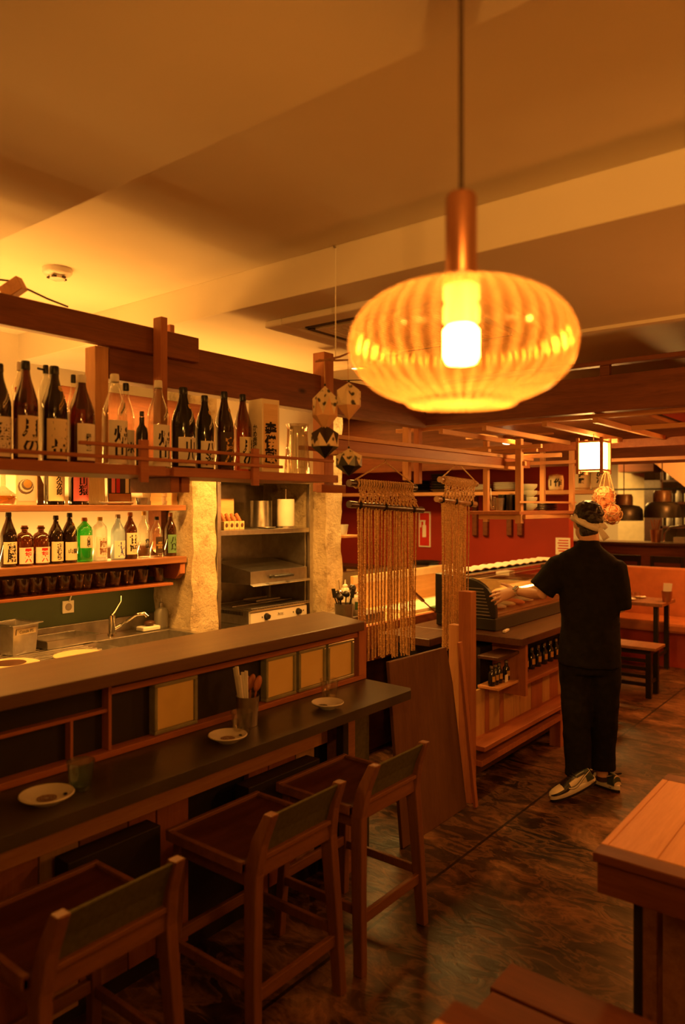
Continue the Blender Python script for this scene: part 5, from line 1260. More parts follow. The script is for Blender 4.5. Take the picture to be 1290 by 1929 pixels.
for k in range(9):
    a = rnd.uniform(0, 6.28); b0 = Vector((q.x+.02*math.cos(a), 2.99+.02*math.sin(a), ZU+.012)); b1 = Vector((q.x+.062*math.cos(a), 2.99+.062*math.sin(a), ZU+rnd.uniform(.12, .18)))
    mb = MB().tube([b0, b1], .0045, 7)
    if k % 3 == 0: mb.ell(b1+Vector((0, 0, .02)), (.028, .022, .024), 12)
    elif k % 3 == 1: mb.bar(b1, b1+Vector((.01*math.cos(a), .01*math.sin(a), .06)), .028, .006, up=(1, 0, 0))
    else: mb.ell(b1, (.020, .028, .022), 12)
    tag(mb.build('utensil', M['black' if k < 6 else 'chrome']), ('black' if k < 6 else 'shiny steel')+' kitchen utensil standing in the pot at the end of the bar', 'utensil', G+(' black' if k < 6 else ' steel'))

# ------------------------------------------------------------------ hanging lattice and rack
G = 'battens of the overhead lattice'
def lat(x0, x1, y0, y1, z0, z1, m, label, name='batten'):
    return solo(name, MB().box(x0, x1, y0, y1, z0, z1), M[m], label, 'batten', None, .002)
ZL = 2.15
lat(4.0, 5.34, 1.39, 1.42, ZL, ZL+.03, 'pineX', 'long pale lattice batten running to the right above the hanging net')
lat(4.0, 5.34, 1.68, 1.71, ZL, ZL+.03, 'pineX', 'pale lattice batten running towards the lit lantern')
lat(4.0, 5.34, 2.06, 2.09, ZL, ZL+.03, 'pineX', 'pale lattice batten above the right end of the dish rack')
lat(4.0, 5.34, 2.36, 2.39, ZL, ZL+.03, 'pineX', 'pale lattice batten above the left end of the dish rack')
lat(4.0, 5.34, .80, .83, ZL, ZL+.03, 'pineX', 'pale lattice batten near the right edge of the photo')
lat(4.05, 4.09, -.5, 2.75, ZL+.03, ZL+.055, 'pineY', 'cross batten of the lattice just behind the big cross beam')
lat(4.22, 4.25, -.5, 1.28, ZL-.03, ZL-.005, 'pineY', 'short pale cross batten hanging below the lattice at the right')
lat(5.34, 5.38, -.5, 2.6, ZL-.04, ZL+.02, 'redX', 'thick reddish cross board at the far end of the lattice')
lat(5.32, 5.34, -.5, 2.6, 2.01, 2.035, 'pineY', 'lower pale cross batten passing behind the lit lantern')
lat(4.545, 4.575, 1.95, 2.9, 2.075, 2.10, 'pineY', 'cross batten joining the two near rack posts')
lat(4.3, 4.34, 2.2, 3.05, 2.045, 2.065, 'pineY', 'cross batten above the narrow rope curtain')
lat(5.0, 5.03, 2.0, 2.5, 2.04, 2.07, 'pineY', 'short cross batten carrying the small spotlight')
# panelled soffit boards above
solo('soffit_board', MB().box(4.3, 6.2, -.5, 1.36, 2.30, 2.33), M['redwall'], 'reddish ceiling board above the lattice at the right', 'board')
solo('soffit_board', MB().box(4.4, 6.2, 1.45, 2.9, 2.30, 2.33), M['shelfwood'], 'brown ceiling board above the dish rack', 'board')
solo('soffit_fascia', MB().box(6.21, 6.24, -.5, 5.5, 2.04, 2.655), M['beamY'], 'wide reddish board behind the lattice', 'board')
t = thing('hanging_rack', (5.0, 2.22, 1.60), 'pale wooden post and shelf rack hung from the lattice and holding bowls and glasses', 'rack')
def post(px, X, y0, y1, w_=.035):
    a = at(px, y1, X=X); z0 = a.z; z1 = at(px, y0, X=X).z
    MB().box(X-w_/2, X+w_/2, a.y-w_/2, a.y+w_/2, z0, min(z1, 2.145)).build('post', M['pineZ'], t, bevel=.002); return a.y
yp1 = post(916, 4.62, 790, 983); yp2 = post(978, 4.60, 800, 986, .042); yp3 = post(1022, 5.38, 850, 962); yp4 = post(1077, 5.40, 845, 978)
zr = 1.66
rk = MB(); rk.prism([(4.50, yp1+.12, zr-.022), (4.56, yp2-.02, zr-.022), (5.44, yp4-.03, zr-.022), (5.44, yp1+.12, zr-.022)], (0, 0, .022)); rk.build('shelf', M['redX'], t, bevel=.002)
MB().box(4.60, 4.63, yp2, yp1+.05, zr-.055, zr-.024).build('cross_bar', M['pineY'], t, bevel=.002)
MB().box(4.60, 5.43, yp2-.045, yp2-.022, zr-.052, zr-.024).build('long_bar', M['pineX'], t, bevel=.002) if yp2-.03 > yp4-.2 else None
MB().box(4.50, 5.5, yp2-.05, yp2-.03, 1.715, 1.728).build('guard_rail', M['pineX'], t, bevel=.001)
MB().box(4.60, 4.63, yp2-.04, yp1+.06, 1.965, 1.995).build('upper_cross_bar', M['pineY'], t, bevel=.002)
MB().box(4.60, 4.63, yp2-.12, yp1+.08, 2.055, 2.074).build('upper_cross_bar', M['pineY'], t, bevel=.002)
# near posts by the curtain
pa = at(766, 760, Y=2.56); pz0 = at(766, 905, Y=2.56).z
solo('hanging_post', MB().box(3.86, 3.895, 2.525, 2.57, pz0, 2.30), M['pineZ'], 'pale hanging post in front of the cross beam above the wide rope curtain', 'post')
solo('hanging_post', MB().box(3.99, 4.03, 2.53, 2.57, pz0-.02, 2.22), M['redZ'], 'reddish hanging post close behind the pale one above the wide rope curtain', 'post')
xx = at(768, 938, Y=2.60).x
solo('wall_upright', MB().box(6.66, 6.74, 4.35, 4.42, ZR+.002, 2.3), M['redZ'], 'thin upright on the red wall above the dark plates', 'post')
# things on the rack
def onrack(px, X): q = at(px, 950, X=X); return q.y
y = onrack(930, 4.75)
t = thing('glass_cup', (4.72, y, zr), 'ribbed clear glass with straws on the hanging rack, leftmost thing on it', 'glass')
MB().lathe([(.001, .004), (.028, .004), (.036, .10), (.034, .10), (.027, .008), (.001, .008)], (4.72, y, zr+.001), 18, rib=(9, .03)).build('cup', M['g_drink'], t)
MB().tube([(4.72, y, zr+.01), (4.70, y+.03, zr+.15)], .003, 6).tube([(4.72, y, zr+.01), (4.73, y+.015, zr+.16)], .003, 6).build('straw', M['ceram'], t)
y = onrack(943, 4.85)
tag(MB().lathe([(.001, .004), (.026, .004), (.036, .09), (.034, .09), (.025, .008), (.001, .008)], (4.72, y-.055, zr+.001), 18).build('metal_cup', M['steeld']), 'plain grey cup beside the ribbed glass on the hanging rack', 'cup')
f_ = None
for k in range(6):
    x = 4.80+.06*(k//3)*1.0; y_ = onrack(958, 4.8)-.0-.062*(k % 3)+.05
    if y_ < yp2-.01: continue
    if f_ is None: f_ = MB().lathe([(.001, .003), (.026, .003), (.029, .012), (.029, .115), (.027, .115), (.024, .01), (.001, .01)], (x, y_, zr+.001), 16).build('black_cup', M['black']); o = f_
    else: o = f_.copy(); COL.objects.link(o); o.location.x = x; o.location.y = y_
    tag(o, 'tall black cup on the hanging rack beside the grey cup', 'cup', 'black cups on the hanging rack')
f_ = None
for k in range(4):
    q = at(993, 950, X=5.02)
    if f_ is None: f_ = MB().lathe([(.001, .004), (.05, .004), (.078, .03), (.08, .05), (.076, .052), (.05, .012), (.001, .010)], (5.0, q.y, zr+.001), 24).build('celadon_bowl', M['celadon'] if 'celadon' in M else M['cream']); o = f_
    else: o = f_.copy(); COL.objects.link(o); o.location.z = f_.location.z+.047*k
    tag(o, ('lowest', 'second lowest', 'second highest', 'topmost')[k]+' pale bowl of the stack on the hanging rack', 'bowl', 'pale bowls stacked on the hanging rack')
f_ = None
for k in range(5):
    q = at(1028, 950, X=5.22)
    if f_ is None: f_ = MB().lathe([(.001, .004), (.06, .004), (.085, .013), (.083, .015), (.055, .008), (.001, .008)], (5.22, q.y, zr+.001), 24).build('black_plate', M['black']); o = f_
    else: o = f_.copy(); COL.objects.link(o); o.location.z = f_.location.z+.0125*k
    tag(o, 'black plate in the flat stack beside the pale bowls on the hanging rack', 'plate', 'black plates on the hanging rack')
# lantern
lp = at(1118, 858, X=4.72)
t = thing('box_lantern', (lp.x, lp.y, lp.z-.10), 'lit square paper lantern with wooden frame hanging from the lattice', 'lantern')
M['lantern'] = emit('lit lantern paper', (1, .50, .12), 42.0)
a_ = .066; h_ = .090
MB().box(lp.x-a_, lp.x+a_, lp.y-a_, lp.y+a_, lp.z-h_, lp.z+h_*.86).build('paper_shade', M['lantern'], t)
for sx in (-1, 1):
    for sy in (-1, 1): MB().box(lp.x+sx*(a_+.010)-.009, lp.x+sx*(a_+.010)+.009, lp.y+sy*(a_+.010)-.009, lp.y+sy*(a_+.010)+.009, lp.z-h_-.03, lp.z+h_+.02).build('frame_post', M['redZ'], t, bevel=.001)
for zz in (lp.z-h_-.012, lp.z+h_*.86+.002):
    f = MB(); b2 = a_+.004
    f.box(lp.x-b2-.01, lp.x-b2, lp.y-b2, lp.y+b2, zz, zz+.012); f.box(lp.x+b2, lp.x+b2+.01, lp.y-b2, lp.y+b2, zz, zz+.012); f.box(lp.x-b2, lp.x+b2, lp.y-b2-.01, lp.y-b2, zz, zz+.012); f.box(lp.x-b2, lp.x+b2, lp.y+b2, lp.y+b2+.01, zz, zz+.012)
    f.build('frame_rail', M['pineY'], t, bevel=.001)
MB().tube([(lp.x, lp.y, lp.z+h_), (lp.x, lp.y, 2.16)], .003, 6).build('cord', M['cord'], t)
# net bag
nb = at(1140, 950, X=4.98)
t = thing('net_bag', tuple(nb), 'knotted net bag stuffed with orange dried strands hanging right of the lantern', 'net bag')
mb = MB(); c1 = at(1138, 938, X=4.98); c2 = at(1151, 968, X=4.98)
for c0, R in ((c1, (.070, .058, .075)), (c2, (.06, .050, .066))):
    rr = []
    for i in range(15):
        a = -math.pi/2+math.pi*i/14; ring = []
        for k in range(24):
            b0 = 2*math.pi*k/24; d = Vector((math.cos(a)*math.cos(b0), math.cos(a)*math.sin(b0), math.sin(a)))
            s_ = 1+.22*noise.noise(d*4+c0*3)+.22*noise.noise(d*9)
            ring.append(c0+Vector((d.x*R[0]*s_, d.y*R[1]*s_, d.z*R[2]*s_)))
        rr.append(ring)
    mb.rings(rr)
mb.build('filling', M['drystrand'] if 'drystrand' in M else M['kraft'], t)
nt_ = MB(); rnd = random.Random(8)
for k in range(70):
    c0, R = ((c1, .070), (c2, .064))[k % 2]; d = Vector((rnd.gauss(0, 1), rnd.gauss(0, 1), rnd.gauss(0, 1))).normalized(); e = d.orthogonal().normalized(); f2 = d.cross(e); ph = rnd.uniform(0, 6)
    pts = []
    for j in range(7):
        a = ph+j*.32; v = (d*.62+(e*math.cos(a)+f2*math.sin(a))*.78).normalized(); pts.append(c0+v*(R*1.06+rnd.uniform(-.004, .008)))
    nt_.tube(pts, .0026, 5)
nt_.build('net_cords', M['rope'], t)
tp = at(1142, 885, X=4.93); 
hr = MB()
for px, py in ((1128, 908), (1137, 905), (1149, 903), (1156, 912)): hr.tube([at(px, py+12, X=4.98), at((px+1142*1.2)/2.2, 895, X=4.96), tp], .004, 6)
hr.tube([tp, Vector((tp.x, tp.y, 2.11))], .003, 6); hr.build('hanging_rope', M['rope'], t)
solo('net_hook_bar', MB().box(tp.x-.02, tp.x+.02, tp.y-.08, tp.y+.02, 2.112, 2.14), M['pineY'], 'short wooden bar from which the net bag hangs', 'bar')

# ------------------------------------------------------------------ near tables
def near_table(x0, x1, y1, y0, label, legs, nplank=7):
    t = thing('dining_table', ((x0+x1)/2, (y0+y1)/2, 0), label, 'table', 'orange pine tables at the right')
    Z = .72; e = .07
    L_ = (x1-x0-2*e-.01)
    n = nplank; w_ = (y1-y0-2*.02)/n
    MB().box(x0, x0+e, y0, y1, Z-.026, Z).build('end_board', M['bench'], t, bevel=.003)
    MB().box(x1-e, x1, y0, y1, Z-.026, Z).build('end_board', M['bench'], t, bevel=.003)
    for k in range(n): MB().box(x0+e+.001, x1-e-.001, y0+.02+k*w_+.001, y0+.02+(k+1)*w_-.001, Z-.026, Z).build('plank', M['tabletop'], t, bevel=.002)
    MB().box(x0+e, x1-e, y1-.019, y1, Z-.026, Z+.0).build('edge_strip', M['tabletop'], t, bevel=.002)
    ap = MB(); ap.box(x0+.01, x0+.03, y0+.01, y1-.01, Z-.115, Z-.027); ap.box(x1-.03, x1-.01, y0+.01, y1-.01, Z-.115, Z-.027); ap.box(x0+.03, x1-.03, y1-.03, y1-.01, Z-.115, Z-.027); ap.box(x0+.03, x1-.03, y0+.01, y0+.03, Z-.115, Z-.027)
    ap.build('apron', M['bench'], t, bevel=.002)
    for lx, ly in legs: MB().box(lx-.035, lx+.035, ly-.035, ly+.035, 0, Z-.116).build('leg', M['shelfwood'], t, bevel=.003)
    return t
near_table(2.07, 2.85, .735, -.25, 'orange pine table at the right edge with dark red end boards', [(2.29, .56), (2.46, .69), (2.30, -.1), (2.72, -.1)])
near_table(.45, 1.285, .73, -.3, 'orange pine table of which only a corner shows at the bottom edge', [(1.18, .60), (.6, .60), (1.18, -.15), (.6, -.15)])
lx = at(1196, 1740, Y=.62)
solo('table_prop', MB().tube([(2.155, .635, 0), (2.155, .635, .60)], .013, 12), M['blackm'], 'thin black steel tube leg under the corner of the orange table', 'leg', bevel=0)
solo('trestle_board', MB().box(2.50, 2.52, .40, .70, .27, .42), M['bench'], 'dark wooden board standing between the legs of the orange table', 'board')
t = thing('plank_bench', (1.73, .1, 0), 'dark red bench of two planks between the two orange tables', 'bench')
MB().box(1.60, 1.725, -1.0, .872, .42, .45).build('seat_plank', M['bench'], t, bevel=.003)
MB().box(1.737, 1.866, -1.0, .885, .42, .45).build('seat_plank', M['bench'], t, bevel=.003)
for y in (.7, -.8):
    MB().box(1.62, 1.85, y-.02, y+.02, .36, .419).build('cross_rail', M['bench'], t)
    for x in (1.65, 1.82): MB().box(x-.02, x+.02, y-.02, y+.02, 0, .36).build('leg', M['bench'], t, bevel=.002)
# low plant by the table
pl = at(1240, 1870, Z=0)
t = thing('floor_plant', (2.66, .60, 0), 'low dark green bushy plant in a pot on the floor under the orange table', 'plant')
MB().lathe([(.001, 0), (.07, 0), (.09, .10), (.085, .10), (.08, .09), (.001, .09)], (2.66, .60, 0), 20).build('pot', M['blackm'], t)
lf = MB(); rnd = random.Random(9)
for k in range(190):
    a = rnd.uniform(0, 6.28); e = rnd.uniform(.2, 1.35); d = Vector((math.cos(a)*math.cos(e), math.sin(a)*math.cos(e), math.sin(e))); L_ = rnd.uniform(.05, .15); b0 = Vector((2.66, .60, .06)); q = b0+d*L_
    s_ = d.cross(Vector((0, 0, 1))).normalized()*.012; n_ = Vector((0, 0, .008))
    lf.add([q-d*.03, q+s_, q+d*.035-n_, q-s_], [(0, 1, 2, 3)])
lf.build('foliage', M['leaf'] if 'leaf' in M else M['greenlab'], t)

# ------------------------------------------------------------------ far seating
t = thing('banquette', (8.5, 1.6, 0), 'long brown leather wall bench with upright back and red base behind the far table', 'bench seat')
MB().box(8.15, 8.70, -.6, 3.25, .36, .47).build('seat_cushion', M['leather'], t, bevel=.03)
MB().box(8.705, 8.82, -.6, 3.25, .36, 1.0).build('back', M['leather'], t, bevel=.02)
MB().box(8.22, 8.80, -.6, 3.25, 0, .355).build('base', M['redbase'], t)
t = thing('far_table', (8.0, 1.6, 0), 'dark wooden table with plates and menus in front of the brown leather bench', 'table')
MB().box(7.66, 8.16, 2.03, 3.1, .69, .725).build('top', M['shelfwood'], t, bevel=.004)
for x in (7.72, 8.10):
    for y in (2.10, 3.0): MB().box(x-.022, x+.022, y-.022, y+.022, 0, .689).build('leg', M['blackm'], t)
MB().box(7.72, 8.1, 2.09, 2.11, .17, .20).build('stretcher', M['blackm'], t)
t = thing('long_bench', (6.85, 2.2, 0), 'backless wooden bench with black slatted frame in front of the far table', 'bench')
MB().box(6.72, 7.02, 1.83, 2.62, .425, .45).build('seat', M['shelfwood'], t, bevel=.004)
MB().box(6.74, 7.00, 1.88, 2.60, .385, .424).build('frame', M['blackm'], t)
for x in (6.76, 6.98):
    for y in (1.90, 2.56): MB().box(x-.022, x+.022, y-.022, y+.022, 0, .384).build('leg', M['blackm'], t)
for z in (.10, .17, .24, .31): MB().box(6.75, 6.77, 1.92, 2.54, z, z+.03).build('slat', M['blackm'], t)
MB().box(6.78, 6.96, 1.89, 1.91, .12, .15).build('stretcher', M['blackm'], t)
def far_at(px, Z, py=1120): q = at(px, py, X=7.9); return q.y
y = far_at(1187, .725); plate_p = (7.80, y)
def fplate(px, X, r, lb):
    y = at(px, 1110, X=X).y
    tag(MB().lathe([(.001, .002), (r*.5, .002), (r, .014), (r*.97, .016), (r*.5, .007), (.001, .007)], (X, y, .7255), 22).build('small_plate', M['ceram']), lb, 'plate', 'plates on the far table')
fplate(1181, 7.78, .085, 'white plate on the far table, nearest the standing person')
fplate(1206, 8.02, .06, 'smaller white dish at the back of the far table')
for px, X, lb in ((1192, 7.90, 'upside down clear glass on the far table, left one'), (1200, 7.88, 'upside down clear glass on the far table, right one')):
    y = at(px, 1110, X=X).y
    tag(MB().lathe([(.028, .0), (.034, .0), (.030, .07), (.001, .072)], (X, y, .7255), 14).build('tumbler', M['g_drink']), lb, 'glass', 'glasses on the far table')
y = at(1256, 1110, X=7.86).y
t = thing('menu_cup', (7.86, y, .7255), 'brown cup holding folded paper menus on the far table', 'cup')
MB().lathe([(.001, .003), (.042, .003), (.052, .11), (.049, .11), (.040, .006), (.001, .006)], (7.86, y, .7255), 20).build('cup_body', M['brass'], t)
for k, (dy, rz_) in enumerate(((.016, .1), (-.006, -.1), (-.022, .25))):
    tag(MB().cbox((7.85+.008*k, y+dy, .83), (.004, .036, .17), Matrix.Rotation(rz_*.5, 3, 'X')).build('paper_menu', M['paper']), 'folded paper standing in the brown cup on the far table', 'menu', 'folded papers in the far cup')
# far bar with kitchen behind
t = thing('far_bar', (10.6, 2.5, 0), 'dark red timber bar in front of the far open kitchen', 'bar counter')
MB().box(10.45, 10.95, -.6, 5.6, 1.15, 1.19).build('top', M['walnut'], t, bevel=.004)
MB().box(10.55, 10.90, -.6, 5.6, 0, 1.149).build('front', M['beamY'], t)
MB().box(10.53, 10.549, -.6, 5.6, .80, .83).build('rail', M['beamY'], t)
def far_chair(px, lb):
    y = at(px, 1060, X=9.9).y
    t = thing('dark_chair', (9.9, y, 0), lb, 'chair', 'dark high chairs at the far bar')
    MB().box(9.72, 10.10, y-.21, y+.21, .68, .72).build('seat', M['blackm'], t, bevel=.004)
    for sx in (9.75, 10.07):
        for sy in (-.18, .18): MB().box(sx-.02, sx+.02, y+sy-.02, y+sy+.02, 0, .679).build('leg', M['blackm'], t)
    for sy in (-.18, .18): MB().box(9.72, 9.75, y+sy-.02, y+sy+.02, .721, 1.06).build('back_post', M['blackm'], t)
    MB().box(9.715, 9.745, y-.155, y+.155, .98, 1.06).build('back_rail', M['blackm'], t); MB().box(9.715, 9.74, y-.155, y+.155, .80, .90).build('back_rail', M['blackm'], t)
far_chair(1184, 'dark high chair at the far bar, beside the standing person'); far_chair(1263, 'dark high chair at the far bar, near the right edge of the photo')
solo('kitchen_tall_unit', MB().box(12.3, 12.9, at(1210, 980, X=12.2).y, at(1160, 980, X=12.2).y, .0, 2.35), M['cream'], 'tall pale kitchen cupboard in the far open kitchen', 'cupboard')
solo('kitchen_fridge', MB().box(12.1, 12.9, at(1248, 980, X=12.1).y+.0, at(1213, 980, X=12.1).y, .0, 2.1), M['steel'], 'stainless fridge in the middle of the far open kitchen', 'fridge')
solo('kitchen_hood', MB().box(11.7, 12.25, at(1238, 900, X=11.9).y, at(1172, 900, X=11.9).y, 2.22, 2.659), M['bench'], 'dark extractor box high in the far kitchen', 'extractor hood')
solo('kitchen_rail', MB().box(11.4, 11.43, .5, 4.5, 1.93, 1.955), M['blackm'], 'long dark rail crossing the far open kitchen', 'rail')
ysh0 = at(1330, 980, X=11.6).y; ysh1 = at(1243, 980, X=11.6).y
t = thing('kitchen_shelving', (11.8, (ysh0+ysh1)/2, 0), 'steel shelving with jars at the right of the far kitchen', 'shelving')
for z in (.9, 1.36, 1.72, 2.05): MB().box(11.6, 12.0, ysh0, ysh1, z, z+.03).build('shelf', M['steel'], t)
for y in (ysh0+.02, ysh1-.02): MB().box(11.6, 11.63, y-.015, y+.015, 0, 2.2).build('upright', M['steel'], t)
rnd = random.Random(2); f_ = None
for z in (1.39, 1.75, 2.08):
    for k in range(7):
        y = ysh1-.1-k*.125
        if f_ is None: f_ = MB().lathe([(.001, 0), (.045, 0), (.048, .01), (.048, .12), (.03, .14), (.03, .17), (.001, .17)], (11.75, y, z+.001), 14).build('kitchen_jar', M['ceram']); o = f_
        else: o = f_.copy(); COL.objects.link(o); o.location = (11.75, y, z+.001)
        tag(o, 'small pale jar on the steel shelving of the far kitchen', 'jar', 'jars in the far kitchen')
y = at(1235, 1010, X=10.7).y
t = thing('chopstick_jar', (10.7, y, 1.191), 'red brown jar of chopsticks on the far bar top', 'jar')
MB().lathe([(.001, 0), (.06, 0), (.075, .17), (.07, .17), (.055, .01), (.001, .01)], (10.7, y, 1.191), 18).build('jar_body', M['brass'], t)
ck = MB()
for k in range(9): ck.tube([(10.7, y, 1.20), (10.7+rnd.uniform(-.07, .07), y+rnd.uniform(-.08, .08), 1.50)], .006, 5)
ck.build('chopsticks', M['redZ'], t)
solo('wire_basket', MB().tube([(10.62, at(1250, 1010, X=10.62).y, 1.20), (10.62, at(1252, 1000, X=10.62).y, 1.32), (10.62, at(1262, 990, X=10.62).y, 1.40), (10.62, at(1300, 985, X=10.62).y, 1.44)], .014, 8), M['chrome'], 'bent chrome rail standing on the far bar top', 'rail', bevel=0)
solo('price_cards', MB().box(10.60, 10.62, at(1300, 1015, X=10.6).y, at(1268, 1015, X=10.6).y, 1.191, 1.27), M['paper'], 'row of pale cards on the far bar top at the right edge', 'cards')
def black_pendant(px, py, X, lb, r):
    q = at(px, py, X=X)
    t = thing('black_pendant', tuple(q), lb, 'pendant lamp', 'black dome pendants over the far bar')
    MB().lathe([(.001, .20), (.085, .20), (.10, .17), (.10, .07)], q, 22).build('neck', M['rod'], t)
    MB().lathe([(.09, .075), (r*.8, .06), (r*.97, .02), (r, -.06), (r, -.11), (r*.97, -.11), (r*.96, -.05), (r*.75, .045), (.001, .06)], q, 30).build('shade', M['black'], t)
    MB().tube([q+Vector((0, 0, .20)), Vector((q.x, q.y, ZB-.002))], .006, 6).build('cord', M['cord'], t)
black_pendant(1175, 963, 8.9, 'black dome pendant lamp, left one, behind the net bag', .215)
black_pendant(1247, 957, 8.9, 'black dome pendant lamp, right one, near the right edge', .195)

# ------------------------------------------------------------------ person
THP = -70.2
ROOT = Vector((4.275, 1.535, 0))
t = thing('person', tuple(ROOT), 'person in black shirt and trousers with white headband, one hand on the glass food case', 'person', None, math.radians(THP))
def hull_obj(name, mb, mat, vox, smooth_it=4, fac=.5):
    o = mb.build(name, mat, t, world=False)
    r = o.modifiers.new('fuse', 'REMESH'); r.mode = 'VOXEL'; r.voxel_size = vox; r.use_smooth_shade = True
    s_ = o.modifiers.new('relax', 'SMOOTH'); s_.iterations = smooth_it; s_.factor = fac
    return o
def eloft(mb, secs, seg=20, rot=None):
    """secs: (x,y,z,rx,ry) horizontal ellipses"""
    rr = []
    for x, y, z, rx, ry in secs:
        rr.append([Vector((x+rx*math.cos(2*math.pi*k/seg), y+ry*math.sin(2*math.pi*k/seg), z)) for k in range(seg)])
    mb.rings(rr)
# ---- body (one continuous surface)
B = MB()
HC = Vector((-.012, .02, 1.60))
hrot = Matrix.Rotation(math.radians(22), 3, 'Z')
B.ell(HC+Vector((0, .0, .01)), (.073, .092, .105), 20, 0, hrot, 14)
fd = hrot @ Vector((0, 1, 0)); sd = hrot @ Vector((1, 0, 0))
B.ell(HC+fd*.045+Vector((0, 0, -.055)), (.052, .05, .060), 16, 0, hrot, 10)        # jaw
B.ell(HC+fd*.098+Vector((0, 0, -.012)), (.012, .018, .024), 10, 0, hrot, 8)        # nose
B.ell(HC+fd*.088+Vector((0, 0, -.055)), (.022, .012, .009), 10, 0, hrot, 8)        # mouth
for s_ in (-1, 1): B.ell(HC+sd*(s_*.074)+Vector((0, 0, -.008))-fd*.004, (.010, .020, .031), 12, 0, hrot, 8)   # ears
for s_ in (-1, 1): B.ell(HC+sd*(s_*.030)+fd*.082+Vector((0, 0, .012)), (.014, .010, .009), 10, 0, hrot, 8)
B.tube([HC+Vector((.006, -.012, -.05)), (.0, -.005, 1.50), (-.005, -.005, 1.43), (-.01, 0, 1.36)], [.056, .056, .062, .085], 16)
eloft(B, [(-.02, 0, 1.42, .05, .045), (-.02, 0, 1.39, .09, .06), (-.015, 0, 1.33, .13, .07), (-.01, .01, 1.2, .12, .075), (0, .01, 1.05, .11, .075), (0, .01, .92, .12, .08), (0, .01, .84, .125, .085), (0, .01, .78, .10, .08)])
# left arm reaching over the case
SH = Vector((-.165, .0, 1.355)); EL = Vector((-.272, -.04, 1.175)); WR = Vector((-.435, .185, 1.160))
B.tube([(-.08, 0, 1.36), SH, SH.lerp(EL, .5), EL, EL.lerp(WR, .35), EL.lerp(WR, .75), WR], [.04, .044, .042, .038, .036, .028, .0225], 14)
# right arm bent in front
SR = Vector((.150, .01, 1.35)); ER = Vector((.165, .02, 1.10)); WRR = Vector((.14, .17, 1.125))
B.tube([(.08, 0, 1.36), SR, SR.lerp(ER, .5), ER, ER.lerp(WRR, .5), WRR], [.04, .042, .040, .036, .032, .024], 14)
# legs
for hx, kx, ax, hy_, ky_, ay in ((-.075, -.085, -.085, .01, .00, -.02), (.075, .070, .075, .02, .06, .14)):
    B.tube([(hx, hy_, .86), (hx*1.0, hy_, .70), (kx, ky_, .47), (kx, ky_, .40), (ax, ay, .12), (ax, ay, .075)], [.085, .08, .055, .05, .036, .038], 14)
# hands
def hand(W, d, nrm, curls, spread, size=1.0, thumb=1):
    d = d.normalized(); nrm = (nrm-d*nrm.dot(d)).normalized(); s_ = d.cross(nrm).normalized()*thumb
    P0 = W+d*.045*size; P1 = W+d*.085*size
    rr = []
    for f_, w_, h_ in ((-.01, .024, .020), (.02, .030, .017), (.05, .038, .016), (.08, .041, .014), (.092, .038, .012)):
        c0 = W+d*f_*size; rr.append([c0+s_*(w_*size*math.cos(2*math.pi*k/14))+nrm*(h_*size*math.sin(2*math.pi*k/14)) for k in range(14)])
    B.rings(rr)
    for k in range(4):
        off = (-.030, -.010, .010, .029)[k]; L_ = (.060, .076, .082, .074)[k]*size; r_ = (.0075, .0085, .009, .0088)[k]*size
        base = W+d*.082*size+s_*off*size
        a = spread*(k-1.5); dir0 = (d*math.cos(a)+s_*math.sin(a)).normalized(); c_ = curls[k]; pts = [base]; dd = dir0
        for seg_ in (.42, .32, .26):
            dd = (dd-nrm*c_).normalized(); pts.append(pts[-1]+dd*L_*seg_)
        B.tube(pts, [r_*1.1, r_*1.0, r_*.92, r_*.75], 10)
        B.ell(pts[-1], (r_*.78,)*3, 10, 0, None, 6)
    tb = W+d*.022*size+s_*.024*size; td = (d*.60+s_*.80-nrm*.1).normalized()
    pts = [tb, tb+td*.036*size, tb+td*.036*size+(td+d*.35).normalized()*.028*size, tb+td*.036*size+(td+d*.4).normalized()*.052*size]
    B.tube(pts, [.014*size, .011*size, .0095*size, .008*size], 10); B.ell(pts[-1], (.008*size,)*3, 10, 0, None, 6)
hand(WR, Vector((-.80, .10, -.26)), Vector((-.1, -.75, .60)), (.10, .05, .02, .10), .15, 1.08, 1)
hand(WRR, Vector((.12, .9, .08)), Vector((.7, .1, .5)), (.25, .25, .25, .25), .05, 1.0, -1)
hull_obj('body', B, M['skin'], .0052, 3, .5)
# ---- shirt
C = MB()
eloft(C, [(-.008, -.012, 1.500, .062, .062), (-.010, -.010, 1.470, .070, .068), (-.014, -.004, 1.450, .095, .075), (-.018, 0, 1.420, .145, .092), (-.02, 0, 1.375, .190, .108), (-.012, 0, 1.30, .186, .118), (-.005, 0, 1.18, .170, .120), (.002, 0, 1.05, .165, .120), (.0, 0, .92, .170, .124), (-.004, 0, .80, .175, .128), (-.004, 0, .765, .174, .128)], 26)
def sleeve(S0, E0, r0, r1):
    C.tube([S0+(S0-E0).normalized()*.03, S0, S0.lerp(E0, .5), E0], [r0*.7, r0, (r0+r1)/2, r1], 18)
sleeve(Vector((-.160, .0, 1.350)), Vector((-.272, -.010, 1.195)), .080, .084)
sleeve(Vector((.130, .0, 1.350)), Vector((.160, .012, 1.10)), .078, .072)
eloft(C, [(0, 0, .775, .160, .118), (0, 0, .77, .15, .11)])
so = hull_obj('shirt', C, M['cloth'], .009, 5, .5)
def folds(o, strength, size):
    tx = bpy.data.textures.new('folds', 'CLOUDS'); tx.noise_scale = size; tx.noise_depth = 2
    d = o.modifiers.new('folds', 'DISPLACE'); d.texture = tx; d.strength = strength; d.mid_level = .5; d.texture_coords = 'LOCAL'
folds(so, .022, .16)
